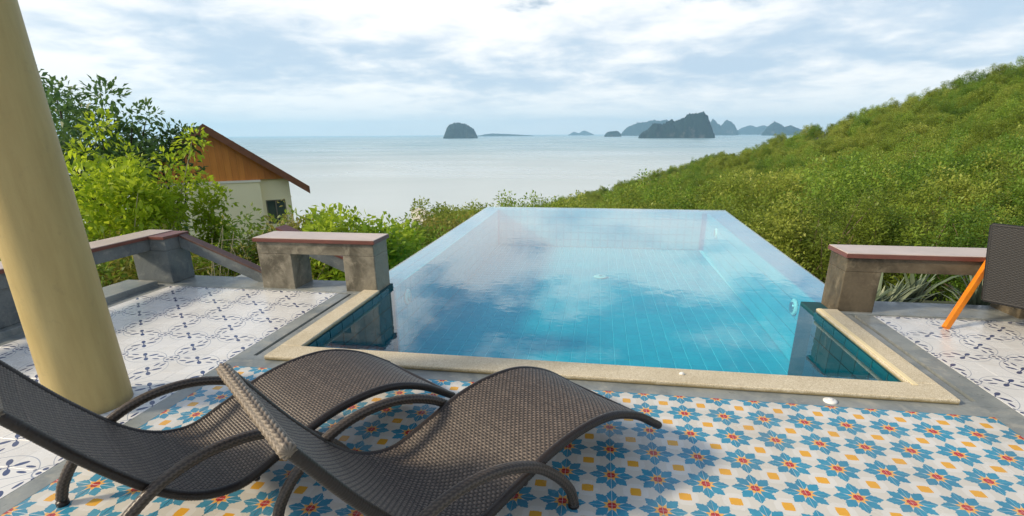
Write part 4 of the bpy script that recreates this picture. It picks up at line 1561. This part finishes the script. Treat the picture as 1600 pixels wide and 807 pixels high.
# strappy plants behind the right terrace
def blade_plant(loc, seed, label, group, n=34, h=0.75):
    rng_ = np.random.default_rng(seed)
    t_ = empty('strap_plant', loc)
    Vs, Fs, As, o_ = [], [], [], 0
    for q in range(n):
        a_ = rng_.uniform(0, 2 * math.pi)
        L_ = h * rng_.uniform(.6, 1.15)
        lean = rng_.uniform(.15, .75)
        wd = rng_.uniform(.018, .032)
        seg = 5
        d = np.array([math.cos(a_), math.sin(a_), 0])
        s_ = np.array([-math.sin(a_), math.cos(a_), 0])
        tone = rng_.random()
        for m_ in range(seg + 1):
            f_ = m_ / seg
            p = d * (lean * L_ * f_ ** 1.6) + np.array([0, 0, L_ * (f_ - 0.45 * lean * f_ ** 3)])
            ww = wd * (1 - f_ ** 2.2) + 0.002
            Vs += [p - s_ * ww, p + d * ww * -0.35, p + s_ * ww]
            As += [tone] * 3
            if m_ < seg:
                b0 = o_ + 3 * m_
                Fs += [(b0, b0 + 1, b0 + 4, b0 + 3), (b0 + 1, b0 + 2, b0 + 5, b0 + 4)]
        o_ += 3 * (seg + 1)
    mesh_obj('leaf_tuft', np.array(Vs), np.array(Fs), LF['blade'], t_, False, As)
    tag(t_, label, 'plant', group)


srnd = random.Random(7)
for q in range(12):
    blade_plant((2.55 + 0.17 * q + srnd.uniform(-.05, .05), 5.35 + srnd.uniform(-.3, .35), -0.42 + srnd.uniform(-.06, .06)), 300 + q,
                'grey-green strap-leaved plant in the bed behind the right bench', 'strap-leaved plants behind the right bench', 30, srnd.uniform(.55, .8))
box('planting_bed', 2.3, 5.0, 4.85, 6.4, -3.4, -0.42, MT['ground'])
tag(bpy.data.objects['planting_bed'], kind='structure')

# trees standing clear of the mass on the right slope
HG = 'trees on the slope right of the pool'
protos = []
for q, (lf, n_cl, ll) in enumerate((('hill2', 80, .135), ('hill', 80, .135), ('hill', 74, .15), ('mid', 74, .13), ('hill', 64, .12))):
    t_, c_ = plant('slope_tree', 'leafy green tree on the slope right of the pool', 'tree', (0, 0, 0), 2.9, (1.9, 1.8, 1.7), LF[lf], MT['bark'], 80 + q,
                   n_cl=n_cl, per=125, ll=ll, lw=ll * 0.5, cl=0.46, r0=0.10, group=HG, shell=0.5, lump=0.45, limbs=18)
    protos.append((t_, c_))
spots = [(1180, 24), (1225, 21), (1262, 19), (1300, 22), (1335, 19), (1380, 24), (1420, 19.5), (1460, 23), (1510, 20), (1560, 23), (1600, 19), (1150, 32), (1205, 29),
         (1250, 31), (1295, 34), (1350, 31), (1410, 33), (1470, 31), (1535, 33), (1590, 30), (1120, 42), (1060, 60), (1015, 70), (1085, 52), (955, 110)]
for q, (px, r) in enumerate(spots):
    t_ = protos[q % 5][0] if q < 5 else copy_tree(protos[q % 5][0])
    t_.location = polar(px, r, None, -0.7)
    s_ = 0.72 + 0.22 * ((q * 37) % 10) / 10
    t_.scale = (s_, s_, s_ * (0.9 + 0.02 * (q % 7)))
    t_.rotation_euler = (0, 0, q * 2.4)

# bare pale trees on the hill
for px, r, s_, lab in ((1443, 62, 71, 'pale bare forked tree high on the hillside, upper right'), (1370, 48, 72, 'pale leafless forked tree in the middle of the hillside'), (1145, 75, 73, 'thin pale bare trunk on the hillside above the pool edge')):
    rng_ = np.random.default_rng(s_)
    t_ = empty('bare_tree', polar(px, r, None, 0.6))
    tg = [(rng_.normal(0, 0.9), rng_.normal(0, 0.8), rng_.uniform(3.0, 4.3)) for _ in range(4)]
    V_, F_, A_ = limb_tubes((0, 0, -1.0), tg, 0.12, rng_, (rng_.normal(0, .4), 0, 2.6))
    mesh_obj('trunk', V_, F_, MT['bark_pale'], t_, True, A_)
    V_, F_, A_ = leaves(tg, .6, 40, .22, .10, rng_)
    mesh_obj('crown', V_, F_, LF['olive'], t_, False, A_)
    tag(t_, lab, 'tree')

# the wood on the hillside: one mass of instanced crowns
rng_ = np.random.default_rng(99)
pts_, scl = [], []
tries = 0
while len(pts_) < 3600 and tries < 200000:
    tries += 1
    az = rng_.uniform(-16, 52)
    rmax = float(np.interp(az, AZ, RR)) * 1.06
    r = math.sqrt(rng_.uniform(26 ** 2, rmax ** 2)) if rng_.random() < 0.6 else math.exp(rng_.uniform(math.log(26), math.log(rmax)))
    z = float(land(az, np.array(r)))
    if z < SEA + 1.5:
        continue
    s_ = (0.55 + 1.0 * rng_.random() ** 2) * (0.85 + 0.25 * min(1, r / 150))
    pts_.append((r * math.sin(R(az)), r * math.cos(R(az)), z - 1.3 * s_ + rng_.uniform(-.35, .35)))
    scl.append(s_)
for q in range(700):                                 # scrub on the left slope
    az = rng_.uniform(-62, -9)
    r = rng_.uniform(18, 60)
    s_ = rng_.uniform(0.3, 0.55)
    z = float(land(az, np.array(r)))
    pts_.append((r * math.sin(R(az)), r * math.cos(R(az)), z - 2.0 * s_))
    scl.append(s_)
me = bpy.data.meshes.new('hillside_forest')
me.from_pydata(pts_, [], [])
at = me.attributes.new('scl', 'FLOAT', 'POINT')
at.data.foreach_set('value', np.array(scl, dtype=np.float32))
forest = link(bpy.data.objects.new('hillside_forest', me))
tag(forest, 'dense green bushy wood covering the hillside', 'wood', kind='stuff')
ng = bpy.data.node_groups.new('forest_scatter', 'GeometryNodeTree')
ng.interface.new_socket('Geometry', in_out='INPUT', socket_type='NodeSocketGeometry')
ng.interface.new_socket('Geometry', in_out='OUTPUT', socket_type='NodeSocketGeometry')
gi = ng.nodes.new('NodeGroupInput')
go = ng.nodes.new('NodeGroupOutput')
iop = ng.nodes.new('GeometryNodeInstanceOnPoints')
join = ng.nodes.new('GeometryNodeJoinGeometry')
for t_, c_ in protos:
    oi = ng.nodes.new('GeometryNodeObjectInfo')
    oi.inputs['Object'].default_value = c_
    oi.inputs['As Instance'].default_value = True
    oi.transform_space = 'ORIGINAL'
    ng.links.new(oi.outputs['Geometry'], join.inputs[0])
ng.links.new(gi.outputs[0], iop.inputs['Points'])
ng.links.new(join.outputs[0], iop.inputs['Instance'])
iop.inputs['Pick Instance'].default_value = True
ri = ng.nodes.new('FunctionNodeRandomValue')
ri.data_type = 'INT'
ri.inputs[4].default_value = 0
ri.inputs[5].default_value = 4
ng.links.new(ri.outputs[2], iop.inputs['Instance Index'])
rr_ = ng.nodes.new('FunctionNodeRandomValue')
rr_.data_type = 'FLOAT_VECTOR'
rr_.inputs[0].default_value = (-0.15, -0.15, 0)
rr_.inputs[1].default_value = (0.15, 0.15, 6.28)
ng.links.new(rr_.outputs[0], iop.inputs['Rotation'])
na = ng.nodes.new('GeometryNodeInputNamedAttribute')
na.data_type = 'FLOAT'
na.inputs[0].default_value = 'scl'
ng.links.new(na.outputs[0], iop.inputs['Scale'])
ng.links.new(iop.outputs[0], go.inputs[0])
md_ = forest.modifiers.new('scatter', 'NODES')
md_.node_group = ng

# ================================================================== AIR
hb = box('haze', -22000, 22000, -22000, 22000, SEA - 1.5, 520, MT['sand'])
hm_ = bpy.data.materials.new('haze')
hm_.use_nodes = True
hm_.node_tree.nodes.clear()
hn = NT(hm_.node_tree)
pv = hn.add('ShaderNodeVolumePrincipled')
pv.inputs['Color'].default_value = (0.48, 0.76, 0.97, 1)
pv.inputs['Density'].default_value = HAZE_DENSITY
pv.inputs['Anisotropy'].default_value = 0.2
ho = hn.add('ShaderNodeOutputMaterial')
hn.l.new(pv.outputs[0], ho.inputs['Volume'])
hb.data.materials.clear()
hb.data.materials.append(hm_)
tag(hb, 'thin pale sea haze', 'haze', kind='stuff')
